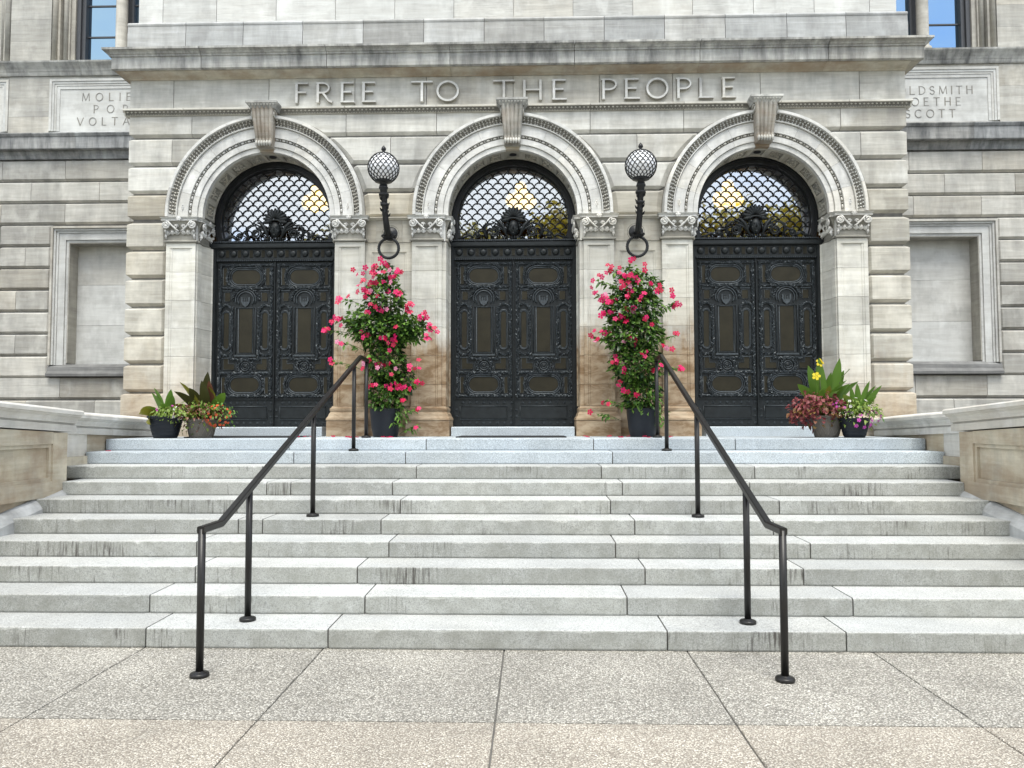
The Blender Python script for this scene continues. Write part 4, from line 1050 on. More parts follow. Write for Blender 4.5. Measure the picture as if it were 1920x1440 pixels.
for q in range(11):          # plumes of the crown
    a = R(-8+196*q/10); L = 0.13
    c = (0.105*math.cos(a), yv-0.02+0.01*(q % 2), 4.865+0.075+0.105*math.sin(a)*0.9-0.06)
    mb.blob((0.08*math.cos(a)*1.5, yv-0.03, 4.86+0.085*math.sin(a)*1.45), (0.032,0.035,L*0.62), Matrix.Rotation(math.pi/2-a,3,'Y'), True, 8, 6)
mb.tube([(0.10*math.cos(R(180*i/12)), yv-0.06, 4.815+0.055*math.sin(R(180*i/12))) for i in range(13)], 0.014, 6)
for s in (-1, 1):
    mb.tube(spiral(s*0.30, 4.66, yv-0.03, 0.085, 2.2, s, 30, math.pi/2), 0.014, 5)
    mb.tube([(s*0.30,yv-0.03,4.745),(s*0.24,yv-0.035,4.74),(s*0.17,yv-0.04,4.70),(s*0.12,yv-0.04,4.63),(s*0.08,yv-0.04,4.575)], 0.016, 6)
    mb.tube([(s*0.10,yv-0.04,4.60),(s*0.135,yv-0.045,4.68),(s*0.17,yv-0.045,4.76),(s*0.23,yv-0.04,4.825),(s*0.29,yv-0.03,4.83)], 0.02, 6, rad=[0.012,0.026,0.03,0.024,0.006])
    mb.tube([(s*0.40,yv-0.02,4.57),(s*0.45,yv-0.03,4.66),(s*0.44,yv-0.03,4.74),(s*0.38,yv-0.03,4.785),(s*0.30,yv-0.03,4.79)], 0.02, 6, rad=[0.02,0.03,0.026,0.02,0.008])
    mb.tube([(s*0.45,yv-0.03,4.68),(s*0.53,yv-0.03,4.67),(s*0.58,yv-0.02,4.60)], 0.015, 6, rad=[0.018,0.016,0.01])
    mb.tube(spiral(s*0.56, 4.615, yv-0.02, 0.055, 1.8, -s, 20, math.pi/2), 0.011, 5)
    mb.lathe([(0.001,0),(0.03,0.006),(0.02,0.02),(0.001,0.022)], (s*0.56,yv-0.02,4.615), 8, 'Y')
    mb.tube([(s*0.62,yv-0.02,4.57),(s*0.68,yv-0.02,4.62),(s*0.76,yv-0.01,4.58),(s*0.84,yv-0.01,4.565),(s*0.90,yv,4.55)], 0.014, 6, rad=[0.016,0.024,0.018,0.012,0.006])
    for q in range(5):
        mb.blob((s*(0.02+0.035*q),yv-0.03,4.572), (0.016,0.02,0.036-0.004*q), Matrix.Rotation(s*0.25*q,3,'Y'), True, 6, 4)
    for q in range(4): mb.blob((s*(0.15+0.05*q),yv-0.035,4.72+0.028*q), (0.014,0.02,0.045), Matrix.Rotation(s*(0.5+0.2*q),3,'Y'), True, 6, 4)
part(mb, 'mask_ornament', 'bronze', parent=fan)
for dx in (-3.73, 3.73): copy_tree(fan, lib, (dx,0,0))
for c in AC:
    mb = MB(); mb.along_x([(5.44,1.502),(5.44,1.628),(5.452,1.640),(6.12,1.640),(6.12,1.502)][::1], c-0.905, c+0.905); part(mb, 'door_sill', 'granite2')
    # vestibule behind the glass
    mb = MB(); mb.box(c-1.3, c+1.3, 8.85, 8.9, 1.5, 6.4); mb.box(c-1.35, c-1.3, 6.14, 8.9, 1.5, 6.4); mb.box(c+1.3, c+1.35, 6.14, 8.9, 1.5, 6.4); mb.box(c-1.3, c+1.3, 6.14, 8.85, 6.3, 6.4)
    part(mb, 'vestibule_wall', 'interior')

# pendant lamps seen through the fanlights
for i, c in enumerate(AC):
    x = c + 0.09; y = 7.9
    t = empty('pendant_lamp', (x, y, 6.3), ['glowing yellow pendant lamp behind the glass of the left fanlight','glowing yellow pendant lamp behind the glass of the middle fanlight','glowing yellow pendant lamp behind the glass of the right fanlight'][i], 'lamp', 'pendant lamps behind the fanlights')
    mb = MB(); mb.tube([(x,y,6.3),(x,y,6.12)], 0.012, 6); mb.build('chain', M_['iron'], t)
    mb = MB(); mb.tube([(x+0.16*math.cos(q*math.pi/8), y+0.16*math.sin(q*math.pi/8), 5.80) for q in range(17)], 0.012, 6); mb.tube([(x,y,6.14),(x,y,5.80)], 0.02, 6); mb.build('ring', M_['iron'], t)
    g = MB().blob((0,0,0), (0.11,0.11,0.13), None, True, 12, 8).mesh('globe', M_['bulb'])
    for q in range(6): link('globe', g, t, loc=(x+0.17*math.cos(q*math.pi/3), y+0.17*math.sin(q*math.pi/3), 5.70+0.02*(q % 2)))
    link('globe', g, t, loc=(x, y, 5.94))

# ------------------------------------------------------------------ cheek walls
def cheek(s, label):
    mir = s < 0
    t = empty('cheek_wall', (s*5.1, 1.3, 0), label, 'wall', 'cheek walls flanking the stairs')
    def P(mb, n, m, dx=0.25, dy=0.29):
        mb.v = [(px+dx, py+dy, pz) for px, py, pz in mb.v]; return mb.build(n, M_[m], t)
    # raking plinth
    y0, y1 = -1.2, 2.62
    def zr(y): return 1.02 - 0.26*max(0, (2.2-y))*1.0 if y < 2.2 else 1.02
    mb = MB(mir)
    for a, b in ((-1.2,0.35),(0.354,1.25),(1.254,2.6)):
        mb = MB(mir); za, zb = max(0.22, zr(a)), zr(min(b,2.2)); zb = zr(b)
        mb.add([(4.66,a,0),(4.66,b,0),(5.6,b,0),(5.6,a,0),(4.66,a,za-0.10),(4.66,b,zb-0.10),(5.6,b,zb),(5.6,a,za),(4.70,a,za-0.04),(4.70,b,zb-0.04),(4.76,a,za),(4.76,b,zb)],
               [(3,2,1,0),(0,1,5,4),(4,5,9,8),(8,9,11,10),(10,11,6,7),(2,3,7,6),(0,4,8,10,7,3),(1,2,6,11,9,5)]); P(mb, 'plinth_stone', 'atticbase' if b > 2 else 'coping')
    # pedestal with a sunk panel
    mb = MB(mir); x = 4.73
    mb.add([(x+0.05,-1.0,0.2),(5.5,-1.0,0.2),(5.5,2.44,0.2),(x+0.05,2.44,0.2),(x+0.05,-1.0,1.77),(5.5,-1.0,1.77),(5.5,2.44,1.60),(x+0.05,2.44,1.60)], [(0,3,2,1),(4,5,6,7),(0,1,5,4),(1,2,6,5),(2,3,7,6),(3,0,4,7)]); P(mb, 'pedestal', 'cheek')
    mb = MB(mir)
    mb.box(x, x+0.06, 2.19, 2.445, 0.9, 1.598); mb.add([(x,-1.0,1.48),(x+.06,-1.0,1.48),(x+.06,2.188,1.48),(x,2.188,1.48),(x,-1.0,1.768),(x+.06,-1.0,1.768),(x+.06,2.188,1.61),(x,2.188,1.61)], [(0,3,2,1),(4,5,6,7),(0,1,5,4),(1,2,6,5),(2,3,7,6),(3,0,4,7)])
    mb.box(x, x+0.06, -1.0, 2.188, 0.9, 1.07); mb.box(x+0.02, x+0.06, 2.15, 2.19, 1.07, 1.48); mb.box(x+0.02, x+0.06, -1.0, 2.15, 1.44, 1.48); mb.box(x+0.02, x+0.06, -1.0, 2.15, 1.07, 1.11)
    P(mb, 'panel_frame', 'cheek')
    # long low wall to the facade
    for a, b in ((2.738,3.6),(3.604,4.4),(4.404,5.44)):
        mb = MB(mir); mb.box(5.265, 5.7, a, b, 0.3, 1.585); P(mb, 'wall_stone', 'coping' if b < 3.7 else 'cheek', 0, 0)
    mb = MB(mir); mb.box(5.225, 5.32, 2.738, 4.05, 0.3, 1.30); P(mb, 'wall_stone', 'cheek', 0, 0)
    def coping(x, a, b, za, zb, dy):
        prof = [(0.13,-0.245),(0.075,-0.245),(0.075,-0.168),(0.100,-0.163),(0.100,-0.150),(0.070,-0.146),(0.068,-0.118),(0.050,-0.088),(0.015,-0.070),(0.012,-0.058),(-0.015,-0.054),(-0.015,-0.016),(0.0,0.0),(0.45,0.055),(0.9,0.055),(0.9,-0.245)]
        mb = MB(mir); mb.rings([list(reversed([(x+dx, y, z+dz) for dx, dz in prof])) for y, z in ((b, zb), (a, za))]); P(mb, 'coping_stone', 'coping', 0, dy)
    sl = -0.052
    coping(4.90, -1.05, 0.9, 1.935-1.95*sl, 1.935, 0.29); coping(4.90, 0.904, 2.60, 1.935, 1.935+1.70*sl, 0.29)
    coping(5.15, 2.894, 4.1, 1.836, 1.79, 0); coping(5.15, 4.104, 5.44, 1.79, 1.745, 0)
    return t
cheek(-1, 'low stone cheek wall with sunk panel left of the steps')
cheek(1, 'low stone cheek wall with sunk panel right of the steps')

# ------------------------------------------------------------------ handrails
def handrail(s, label):
    x = s*1.96
    t = empty('handrail', (x, 2, 0), label, 'handrail', 'black handrails on the steps')
    def rail_z(y): return 0.985 + (y+0.33)*0.355
    pts = [(-0.665,0.985),(-0.33,0.985),(4.12,rail_z(4.12)),(4.55,2.545)]
    mb = MB(); hw, hh = 0.026, 0.024; rs = []
    for i, (y, z) in enumerate(pts):
        d0 = Vector((pts[i][0]-pts[i-1][0], pts[i][1]-pts[i-1][1])).normalized() if i else None
        d1 = Vector((pts[i+1][0]-pts[i][0], pts[i+1][1]-pts[i][1])).normalized() if i < len(pts)-1 else None
        d = ((d0 or d1)+(d1 or d0)).normalized(); n = Vector((-d.y, d.x)); sc = 1/max(0.5, n.dot(Vector((-(d1 or d0).y, (d1 or d0).x))))
        ring = []
        for a, b in ((-1,-.7),(-.7,-1),(.7,-1),(1,-.7),(1,.7),(.7,1),(-.7,1),(-1,.7)): ring.append((x+a*hw, y+n.x*b*hh*sc, z+n.y*b*hh*sc))
        rs.append(ring)
    mb.rings([list(reversed(r)) for r in rs]); mb.build('top_rail', M_['rail'], t)
    for y, zb in ((-0.642,0.0),(0.231,RS),(4*T+0.231,5*RS),(8*T+0.231,9*RS),(4.50,10*RS)):
        ztop = 0.99 if y < -0.4 else 2.54 if y > 4.3 else rail_z(y)-0.015
        mb = MB(); mb.tube([(x,y,zb+0.004),(x,y,ztop)], 0.0255, 14); p = mb.build('post', M_['rail'], t)
        mb = MB(); mb.lathe([(0.062,0.001),(0.064,0.004),(0.064,0.020),(0.058,0.027),(0.034,0.031),(0.030,0.036),(0.026,0.038)], (x,y,zb), 22); mb.build('base_plate', M_['rail'], p)
    return t
handrail(-1, 'black metal handrail climbing the left side of the steps')
handrail(1, 'black metal handrail climbing the right side of the steps')

# ------------------------------------------------------------------ wall lamps
def wall_lamp(s, label):
    x = s*1.845; ix = -s
    t = empty('wall_lamp', (x, 5.6, 4.55), label, 'wall lamp', 'globe lamps between the arches')
    gy, gz, gr = 4.99, 5.365, 0.225
    mb = MB(); mb.lathe([(0.145,0.0),(0.15,0.02),(0.13,0.035),(0.115,0.03),(0.095,0.045),(0.07,0.05),(0.045,0.075),(0.001,0.08)], (x,5.60,4.55), 24, 'Y'); mb.build('wall_plate', M_['iron'], t)
    path = [(x,5.56,4.50),(x,5.42,4.49),(x,5.28,4.55),(x,5.17,4.68),(x,5.10,4.82),(x,5.05,4.95),(x,5.0,5.06),(x,gy,5.12)]
    mb = MB(); mb.tube(path, 0.04, 10, rad=[0.05,0.05,0.048,0.044,0.042,0.046,0.055,0.06])
    for z, yy, r in ((4.86,5.085,0.062),(4.99,5.035,0.075),(5.08,5.0,0.068)): mb.lathe([(r*0.7,-0.025),(r,-0.012),(r,0.012),(r*0.7,0.025)], (x,yy,z), 12)
    rr = random.Random(5)
    for q in range(16):
        a = q*2.4; z = 4.72+0.018*q; yy = 5.15-0.006*q*1.3
        mb.octa((x+0.055*math.cos(a), yy+0.05*math.sin(a), z), (0.016,0.016,0.045), Euler((math.sin(a)*-0.5,math.cos(a)*0.5,0)).to_matrix())
    for q in range(9):      # leafy crest along the upper side
        mb.octa((x, 5.20-0.018*q, 4.72+0.045*q), (0.010,0.032,0.022), Matrix.Rotation(0.7,3,'X'))
    mb.build('arm', M_['iron'], t)
    mb = MB(); mb.lathe([(0.03,5.10),(0.05,5.12),(0.045,5.14),(0.09,5.15),(0.125,5.165),(0.125,5.18),(0.10,5.195),(0.085,5.20)], (x,gy,0), 20); mb.build('globe_seat', M_['iron'], t)
    mb = MB(); prof = [(gr*0.98*math.sin(math.pi*(0.01+0.98*i/16)), -gr*0.98*math.cos(math.pi*(0.01+0.98*i/16))) for i in range(17)]
    mb.lathe(prof, (x,gy,gz), 28); mb.build('glass_globe', M_['opal'], t)
    mb = MB(); n = 18; rows = 12
    for r in range(rows):
        p0 = math.pi*(0.14+0.80*r/rows); p1 = math.pi*(0.14+0.80*(r+1)/rows)
        for i in range(n):
            a0 = 2*math.pi*(i+(0.5 if r % 2 else 0))/n; hw = math.pi/n
            pts = []
            for k in range(7):
                u = -1+2*k/6; ph = p1 + (p0-p1)*math.sqrt(max(0,1-u*u)) ; aa = a0+u*hw
                pts.append((x+gr*math.sin(ph)*math.cos(aa), gy+gr*math.sin(ph)*math.sin(aa), gz+gr*math.cos(ph)))
            mb.tube(pts, 0.0056, 4)
    mb.lathe([(0.09,gr*0.90),(0.095,gr*0.93),(0.06,gr*0.99),(0.03,gr*1.02)], (x,gy,gz), 16)
    mb.build('lattice', M_['iron'], t)
    mb = MB(); mb.lathe([(0.02,0.0),(0.03,0.012),(0.018,0.025),(0.034,0.045),(0.036,0.06),(0.026,0.085),(0.001,0.115)], (x,gy,gz+gr-0.005), 12)
    mb.build('finial', M_['iron'], t)
    mb = MB(); R0 = 0.148; n = 96
    pts = [(x+R0*math.cos(2*math.pi*i/n), 5.42+0.01, 4.30+R0*math.sin(2*math.pi*i/n)) for i in range(n+1)]
    rs = []
    for i, p in enumerate(pts):
        a = 2*math.pi*i/n; o = Vector((math.cos(a),0,math.sin(a))); ring = []
        for j in range(10):
            b = 2*math.pi*j/10; r = 0.021*(1+0.22*math.cos(3*(b)+30*a))
            ring.append(tuple(Vector(p)+o*r*math.cos(b)+Vector((0,1,0))*r*math.sin(b)))
        rs.append(ring)
    mb.rings(rs, caps=False, smooth=True); mb.build('rope_ring', M_['iron'], t)
    mb = MB(); mb.blob((x,5.44,4.465), (0.055,0.06,0.05), None, True, 12, 6)
    for q in range(5): mb.tube([(x-0.05+0.025*q,5.40,4.50),(x-0.055+0.0275*q,5.375,4.46),(x-0.05+0.025*q,5.40,4.42)], 0.012, 5)
    for d in (-1,1): mb.tube(spiral(x+d*0.075, 4.475, 5.43, 0.035, 1.3, d, 12), 0.011, 5)
    mb.build('ring_clasp', M_['iron'], t)
wall_lamp(-1, 'black bracket lamp with latticed white globe left of the middle arch')
wall_lamp(1, 'black bracket lamp with latticed white globe right of the middle arch')

# ------------------------------------------------------------------ plants
def leaf_into(mb, p, d, L, W, droop=0.2, rnd=random, fold=0.15):
    d = d.normalized(); up = Vector((0,0,1)); s = d.cross(up)
    if s.length < 0.1: s = Vector((1,0,0))
    s.normalize(); s = Matrix.Rotation(rnd.uniform(-0.9,0.9), 3, d) @ s; n = s.cross(d)
    a = p; b = p + d*L*0.4 + n*L*fold*0.3; c = p + d*L*0.75 - up*L*droop*0.5; e = p + d*L - up*L*droop
    vs = [a, b + s*W*0.5 + n*W*fold, b, b - s*W*0.5 + n*W*fold, c + s*W*0.36 + n*W*fold*.7, c, c - s*W*0.36 + n*W*fold*.7, e]
    mb.add(vs, [(0,1,2),(0,2,3),(1,4,5,2),(2,5,6,3),(4,7,5),(5,7,6)], True)
def big_leaf(L, W, curve, m, name='leaf', fold=0.12):
    """upright paddle leaf from the origin along +z, bending towards +x"""
    mb = MB(); n = 8; rows = []
    for i in range(n+1):
        t = i/n; w = W*0.5*math.sin(math.pi*min(1, 0.08+t*0.92))**0.75 * (1 if t < 0.98 else 0.1)
        ang = curve*t; x = L*(1-math.cos(ang))/curve if curve else 0; z = L*math.sin(ang)/curve if curve else L*t
        nx, nz = math.cos(ang), -math.sin(ang)
        rows.append([(x - nx*w*fold*2, -w, z - nz*w*fold*2), (x, 0, z), (x - nx*w*fold*2, w, z - nz*w*fold*2)])
    mb.rings(rows, closed=False, caps=False, smooth=True)
    return mb.mesh(name, m)
def flower5(m, mc, r=0.04):
    mb = MB()
    for q in range(5):
        a = 2*math.pi*q/5; c, s = math.cos(a), math.sin(a)
        def P(u, v, w): return (c*u - s*v, s*u + c*v, w)
        mb.add([P(0.1*r,0,0), P(0.55*r,-0.36*r,0.16*r), P(0.95*r,-0.34*r,0.10*r), P(1.05*r,0.16*r,0.02*r), P(0.60*r,0.40*r,0.18*r)], [(0,1,2,3,4)], True)
    mb.lathe([(0.14*r,0.05*r),(0.16*r,-0.2*r),(0.05*r,-0.9*r)], (0,0,0), 6)
    return mb.mesh('flower', m)
FL = [flower5(M_['pinkf'],None,0.040), flower5(M_['redf'],None,0.038), flower5(M_['lightf'],None,0.036), flower5(M_['pinkf'],None,0.032)]
# second tone in the pale flowers: a deep pink eye
def pale_flower():
    mb = MB(); r = 0.046
    for q in range(5):
        a = 2*math.pi*q/5; c, s = math.cos(a), math.sin(a)
        def P(u, v, w): return (c*u - s*v, s*u + c*v, w)
        mb.add([P(0.42*r,-0.1*r,0.1*r), P(0.6*r,-0.36*r,0.16*r), P(0.95*r,-0.34*r,0.10*r), P(1.05*r,0.16*r,0.02*r), P(0.60*r,0.40*r,0.18*r)], [(0,1,2,3,4)], True)
    me = mb.mesh('flower', M_['lightf']); me.materials.append(M_['redf'])
    return me
def pot(mb, c, prof, n=28): return mb.lathe(prof, c, n)
def look(v): return Vector(v).to_track_quat('Z', 'Y').to_euler()

def mandevilla(x, y, seed, label, lobes, fl_clusters, group):
    rr = random.Random(seed); zb = 1.5
    t = empty('flowering_planter', (x, y, zb), label, 'planter', group)
    mb = MB(); mb.lathe([(0.165,0.0),(0.17,0.006),(0.195,0.12),(0.215,0.30),(0.222,0.39),(0.224,0.40),(0.214,0.402),(0.205,0.36),(0.001,0.36)], (x,y,zb+0.002), 36); mb.build('pot', M_['potdark'], t)
    mb = MB(); mb.lathe([(0.203,0.362),(0.12,0.375),(0.001,0.38)], (x,y,zb), 20); mb.build('soil', M_['soil'], t)
    mb = MB()
    for q in range(4):
        a = q*1.57+0.4; mb.tube([(x+0.15*math.cos(a),y+0.13*math.sin(a),zb+0.3),(x+0.06*math.cos(a),y+0.05*math.sin(a),zb+2.0)], 0.007, 5)
    mb.build('trellis_stake', M_['bamboo'], t)
    mb = MB(); stems = []
    for q in range(14):
        a = rr.uniform(0,6.28); p = Vector((x+0.1*math.cos(a), y+0.1*math.sin(a), zb+0.36)); pts = [p.copy()]
        for k in range(14):
            p = p + Vector((rr.gauss(0,0.035), rr.gauss(0,0.03), rr.uniform(0.07,0.14))); pts.append(p.copy())
        mb.tube(pts, 0.004, 4)
    mb.build('vine', M_['stem'], t)
    # lobes: (dx, dz, rx, rz, count)
    A = MB(); B = MB()
    for dx, dz, rx, rz, n in lobes:
        for _ in range(int(n*1.9)):
            while True:
                u = Vector((rr.uniform(-1,1), rr.uniform(-1,1), rr.uniform(-1,1)))
                if u.length < 1: break
            if rr.random() < 0.6: u = u.normalized()*rr.uniform(0.75,1.06)
            p = Vector((x+dx+u.x*rx, y-0.02+u.y*min(rx,0.26), zb+dz+u.z*rz))
            if p.y > 5.50: p.y = 5.50-rr.uniform(0,0.05)
            d = Vector((u.x*0.8+rr.gauss(0,.5), u.y*0.8-0.3+rr.gauss(0,.5), rr.uniform(-0.5,0.7)+0.3*u.z))
            L = rr.uniform(0.06,0.10)
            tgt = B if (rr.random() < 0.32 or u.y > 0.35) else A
            leaf_into(tgt, p, d, L, L*rr.uniform(0.42,0.62), rr.uniform(0,0.5), rr)
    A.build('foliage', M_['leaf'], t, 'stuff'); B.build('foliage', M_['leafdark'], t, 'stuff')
    # wandering shoots with flowers
    sh = MB(); shl = MB()
    for cl in fl_clusters:
        dx, dz, n, sp = cl
        hasroot = abs(dx) > 0.42
        if hasroot:
            a = Vector((x+dx*0.45, y-0.1, zb+dz-0.10)); b = Vector((x+dx, y-0.16, zb+dz)); pts = [a.lerp(b, k/5)+Vector((0,0,0.03*math.sin(k/5*3.14))) for k in range(6)]
            sh.tube(pts, 0.004, 4)
            for q in range(22):
                p = a.lerp(b, rr.uniform(0.1,1.0)); leaf_into(shl, p, Vector((rr.gauss(0,.6)+0.5*(1 if dx > 0 else -1), rr.gauss(0,.5), rr.gauss(0.2,.5))), rr.uniform(0.06,0.095), 0.042, 0.3, rr)
        for _ in range(n):
            p = Vector((x+dx+rr.gauss(0,sp), y-0.24-rr.uniform(0,0.08)+abs(dx)*0.15, zb+dz+rr.gauss(0,sp*0.8)))
            k = rr.choices([0,1,2,3],[5,5,1.2,2])[0]
            o = link('flower', FL[k], t, loc=p, rot=look((rr.gauss(0,0.5)+dx*0.5, -1+rr.gauss(0,.3), rr.gauss(0.25,.45))))
            s = rr.uniform(0.8,1.2); o.scale = (s,s,s)
    sh.build('shoot', M_['stem'], t); shl.build('foliage', M_['leaf'], t, 'stuff')
    # hanging tail over the pot's rim
    tl = MB()
    for q in range(70):
        p = Vector((x+0.20+rr.gauss(0,0.05), y-0.12+rr.gauss(0,0.05), zb+0.16+rr.uniform(0,0.34))); leaf_into(tl, p, Vector((rr.gauss(0.5,.5), rr.gauss(-.4,.4), rr.gauss(-.2,.5))), rr.uniform(0.05,0.085), 0.03, 0.4, rr)
    tl.build('foliage', M_['leaf'], t, 'stuff')
    return t
g = 'tall flowering vines in black pots'
mandevilla(-1.79, 4.98, 31, 'tall pink flowering vine in a black pot behind the left handrail, widest at mid height', 
    [(0.02,0.60,0.24,0.26,420),(0.02,1.02,0.27,0.28,420),(-0.02,1.50,0.42,0.26,640),(-0.28,1.62,0.28,0.20,240),(0.30,1.55,0.24,0.18,240),(-0.02,1.98,0.27,0.26,340),(0.0,2.30,0.13,0.16,80),(0.22,0.80,0.18,0.22,130)],
    [(0.0,2.47,4,.05),(-0.10,2.35,7,.06),(0.15,2.28,9,.07),(-0.38,2.30,4,.05),(-0.10,2.13,14,.10),(-0.30,2.05,5,.05),(0.2,2.02,5,.05),(-0.56,1.92,4,.05),(-0.66,1.66,6,.05),(-0.80,1.50,6,.05),(-0.65,1.32,2,.04),
     (-0.73,1.05,2,.03),(-0.2,1.80,4,.08),(0.0,1.75,5,.08),(0.38,1.80,8,.06),(0.52,1.66,8,.06),(0.68,1.52,5,.05),(0.6,1.40,3,.03),(-0.25,1.42,5,.06),(0.10,1.33,6,.06),(0.05,1.5,3,.1),(-0.22,1.0,4,.06),(0.05,0.95,8,.07),(0.42,0.95,5,.06),(0.35,0.65,4,.05),(0.1,0.72,6,.06),(0.50,0.75,3,.04),(-0.1,0.72,3,.05),(0.27,0.5,2,.05),(0.50,0.40,2,.03),(0.48,0.14,1,.02)], g)
mandevilla(1.83, 4.98, 57, 'tall pink flowering vine in a black pot behind the right handrail, tapering towards its pot',
    [(-0.02,0.58,0.24,0.26,440),(-0.08,1.02,0.34,0.30,560),(-0.12,1.45,0.40,0.28,640),(-0.14,1.82,0.40,0.26,520),(-0.05,2.10,0.32,0.20,260),(-0.15,2.28,0.14,0.12,60)],
    [(-0.18,2.45,3,.04),(0.05,2.38,2,.03),(-0.45,2.32,6,.05),(-0.28,2.22,6,.06),(-0.1,2.2,6,.06),(-0.62,2.16,4,.06),(0.18,2.05,6,.06),(-0.6,1.95,5,.05),(-0.45,1.93,8,.06),(-0.25,2.0,8,.08),(0.0,1.95,4,.06),(0.45,1.85,5,.05),(0.38,1.98,3,.04),(-0.52,1.7,5,.06),(-0.2,1.72,7,.07),(-0.3,1.6,5,.07),(0.05,1.6,3,.06),(-0.7,1.38,4,.04),(-0.58,1.45,4,.04),(-0.2,1.32,4,.06),
     (-0.42,1.05,4,.05),(0.32,1.22,4,.05),(0.0,1.15,3,.06),(-0.3,0.95,2,.05),(0.15,0.98,3,.06),(0.48,0.95,3,.04),(-0.35,0.72,3,.05),(-0.15,0.62,3,.05),(-0.74,0.34,1,.01),(-0.5,0.5,2,.03),(0.44,1.4,2,.03)], g)

def paddles(t, c, specs, seed, ls=1.0):
    rr = random.Random(seed)
    specs = [(a, b*(1.15 if seed == 2 else 1.0), L*ls, W*(0.75+0.25*ls), k*(1.7 if seed == 2 else 1.2), m) for a, b, L, W, k, m in specs]
    for az, tilt, L, W, curve, m in specs:
        me = big_leaf(L, W, curve, M_[m])
        d = Vector((math.cos(az)*math.sin(tilt), math.sin(az)*math.sin(tilt), math.cos(tilt)))
        f = Vector((math.cos(az)*0.35*math.sin(tilt)*2+rr.uniform(-.5,.5), -0.8, rr.uniform(-0.2,0.2))); f = (f - d*f.dot(d)).normalized()
        w = d.cross(f); m3 = Matrix((f, w, d)).transposed()
        link('leaf', me, t, loc=(c[0]+0.03*math.cos(az), c[1]+0.03*math.sin(az), c[2]), rot=m3.to_euler())
def mound(t, c, r, n, m, seed, L=(0.03,0.05), name='foliage', squash=0.7, wl=0.6):
    rr = random.Random(seed); mb = MB()
    for _ in range(n):
        u = Vector((rr.gauss(0,1), rr.gauss(0,1), rr.gauss(0,1))).normalized(); u.z = abs(u.z) if rr.random() < 0.75 else u.z
        p = Vector(c)+Vector((u.x*r[0], u.y*r[1], u.z*r[2]))*rr.uniform(0.6,1.2)
        l = rr.uniform(*L); leaf_into(mb, p, Vector((u.x+rr.gauss(0,.4), u.y-.2+rr.gauss(0,.4), rr.gauss(-.1,.5))), l, l*wl, rr.uniform(.1,.7), rr)
    return mb.build(name, M_[m], t, 'stuff')
def sprinkle(t, c, r, n, m, seed, size=0.017):
    rr = random.Random(seed); me = flower5(M_[m], None, size)
    for _ in range(n):
        u = Vector((rr.gauss(0,1), -abs(rr.gauss(0,1)), rr.gauss(0.1,1))).normalized()
        link('flower', me, t, loc=Vector(c)+Vector((u.x*r[0],u.y*r[1],u.z*r[2])), rot=look((u.x, u.y-0.4, u.z+0.2)))
def ribbed_pot(t, x, y, z, r0, r1, h, m, ribs=True):
    prof = [(r0*0.97,0.002),(r0,0.012)]
    for k in range(5):
        f = 0.15+0.16*k; rad = r0+(r1-r0)*(f**0.8)
        prof += [(rad,h*f),(rad+0.003,h*f+0.006),(rad,h*f+0.012)] if ribs else [(rad,h*f)]
    prof += [(r1,h*0.90),(r1+0.012,h*0.91),(r1+0.012,h),(r1-0.006,h),(r1-0.012,h*0.9),(0.001,h*0.9)]
    mb = MB(); mb.lathe(prof, (x,y,z), 32); return mb.build('pot', M_[m], t)
def tan_pot(t, x, y, z, r0, r1, h):
    p = ribbed_pot(t, x, y, z, r0, r1, h, 'pottan', False)
    mb = MB(); n = 10
    for i in range(n):
        for d in (-1, 1):
            pts = []
            for k in range(6):
                f = k/5; rad = r0+(r1-r0)*((0.05+0.8*f)**0.8)+0.002; a = 2*math.pi*(i+d*f)/n
                pts.append((x+rad*math.cos(a), y+rad*math.sin(a), z+h*(0.05+0.8*f)))
            mb.tube(pts, 0.0022, 4)
    mb.build('pot_lines', M_['potline'], p)
pg = 'small mixed planters at the ends of the landing'
# left pair
t = empty('mixed_planter', (-4.66, 4.40, 1.5), 'dark ribbed pot with green canna shoots beside the left cheek wall', 'planter', pg)
ribbed_pot(t, -4.66, 4.40, 1.5, 0.15, 0.225, 0.30, 'potdark')
paddles(t, (-4.68,4.42,1.78), [(2.8,0.15,0.34,0.10,0.4,'canna'),(0.3,0.2,0.26,0.11,0.5,'canna'),(1.2,0.35,0.24,0.10,0.6,'canna'),(-1.2,0.3,0.22,0.10,0.8,'canna'),(3.6,0.5,0.20,0.09,0.9,'canna'),(3.0,1.0,0.34,0.14,1.9,'yellowleaf'),(3.5,1.1,0.28,0.13,2.2,'yellowleaf'),(-0.4,0.5,0.18,0.08,1.0,'yellowleaf'),(2.9,0.3,0.3,0.09,0.4,'canna'),(0.2,0.08,0.32,0.10,0.4,'canna')], 1, 1.25)
mound(t, (-4.52,4.32,1.80), (0.24,0.18,0.12), 380, 'lime', 4, (0.03,0.055)); sprinkle(t, (-4.50,4.34,1.84), (0.14,0.16,0.10), 8, 'whitef', 4); sprinkle(t, (-4.62,4.34,1.84), (0.14,0.16,0.12), 6, 'magf', 5)
t = empty('mixed_planter', (-4.20, 4.56, 1.5), 'taupe pot of bronze canna leaves and orange flowers left of the left doorway', 'planter', pg)
tan_pot(t, -4.24, 4.56, 1.5, 0.15, 0.20, 0.26)
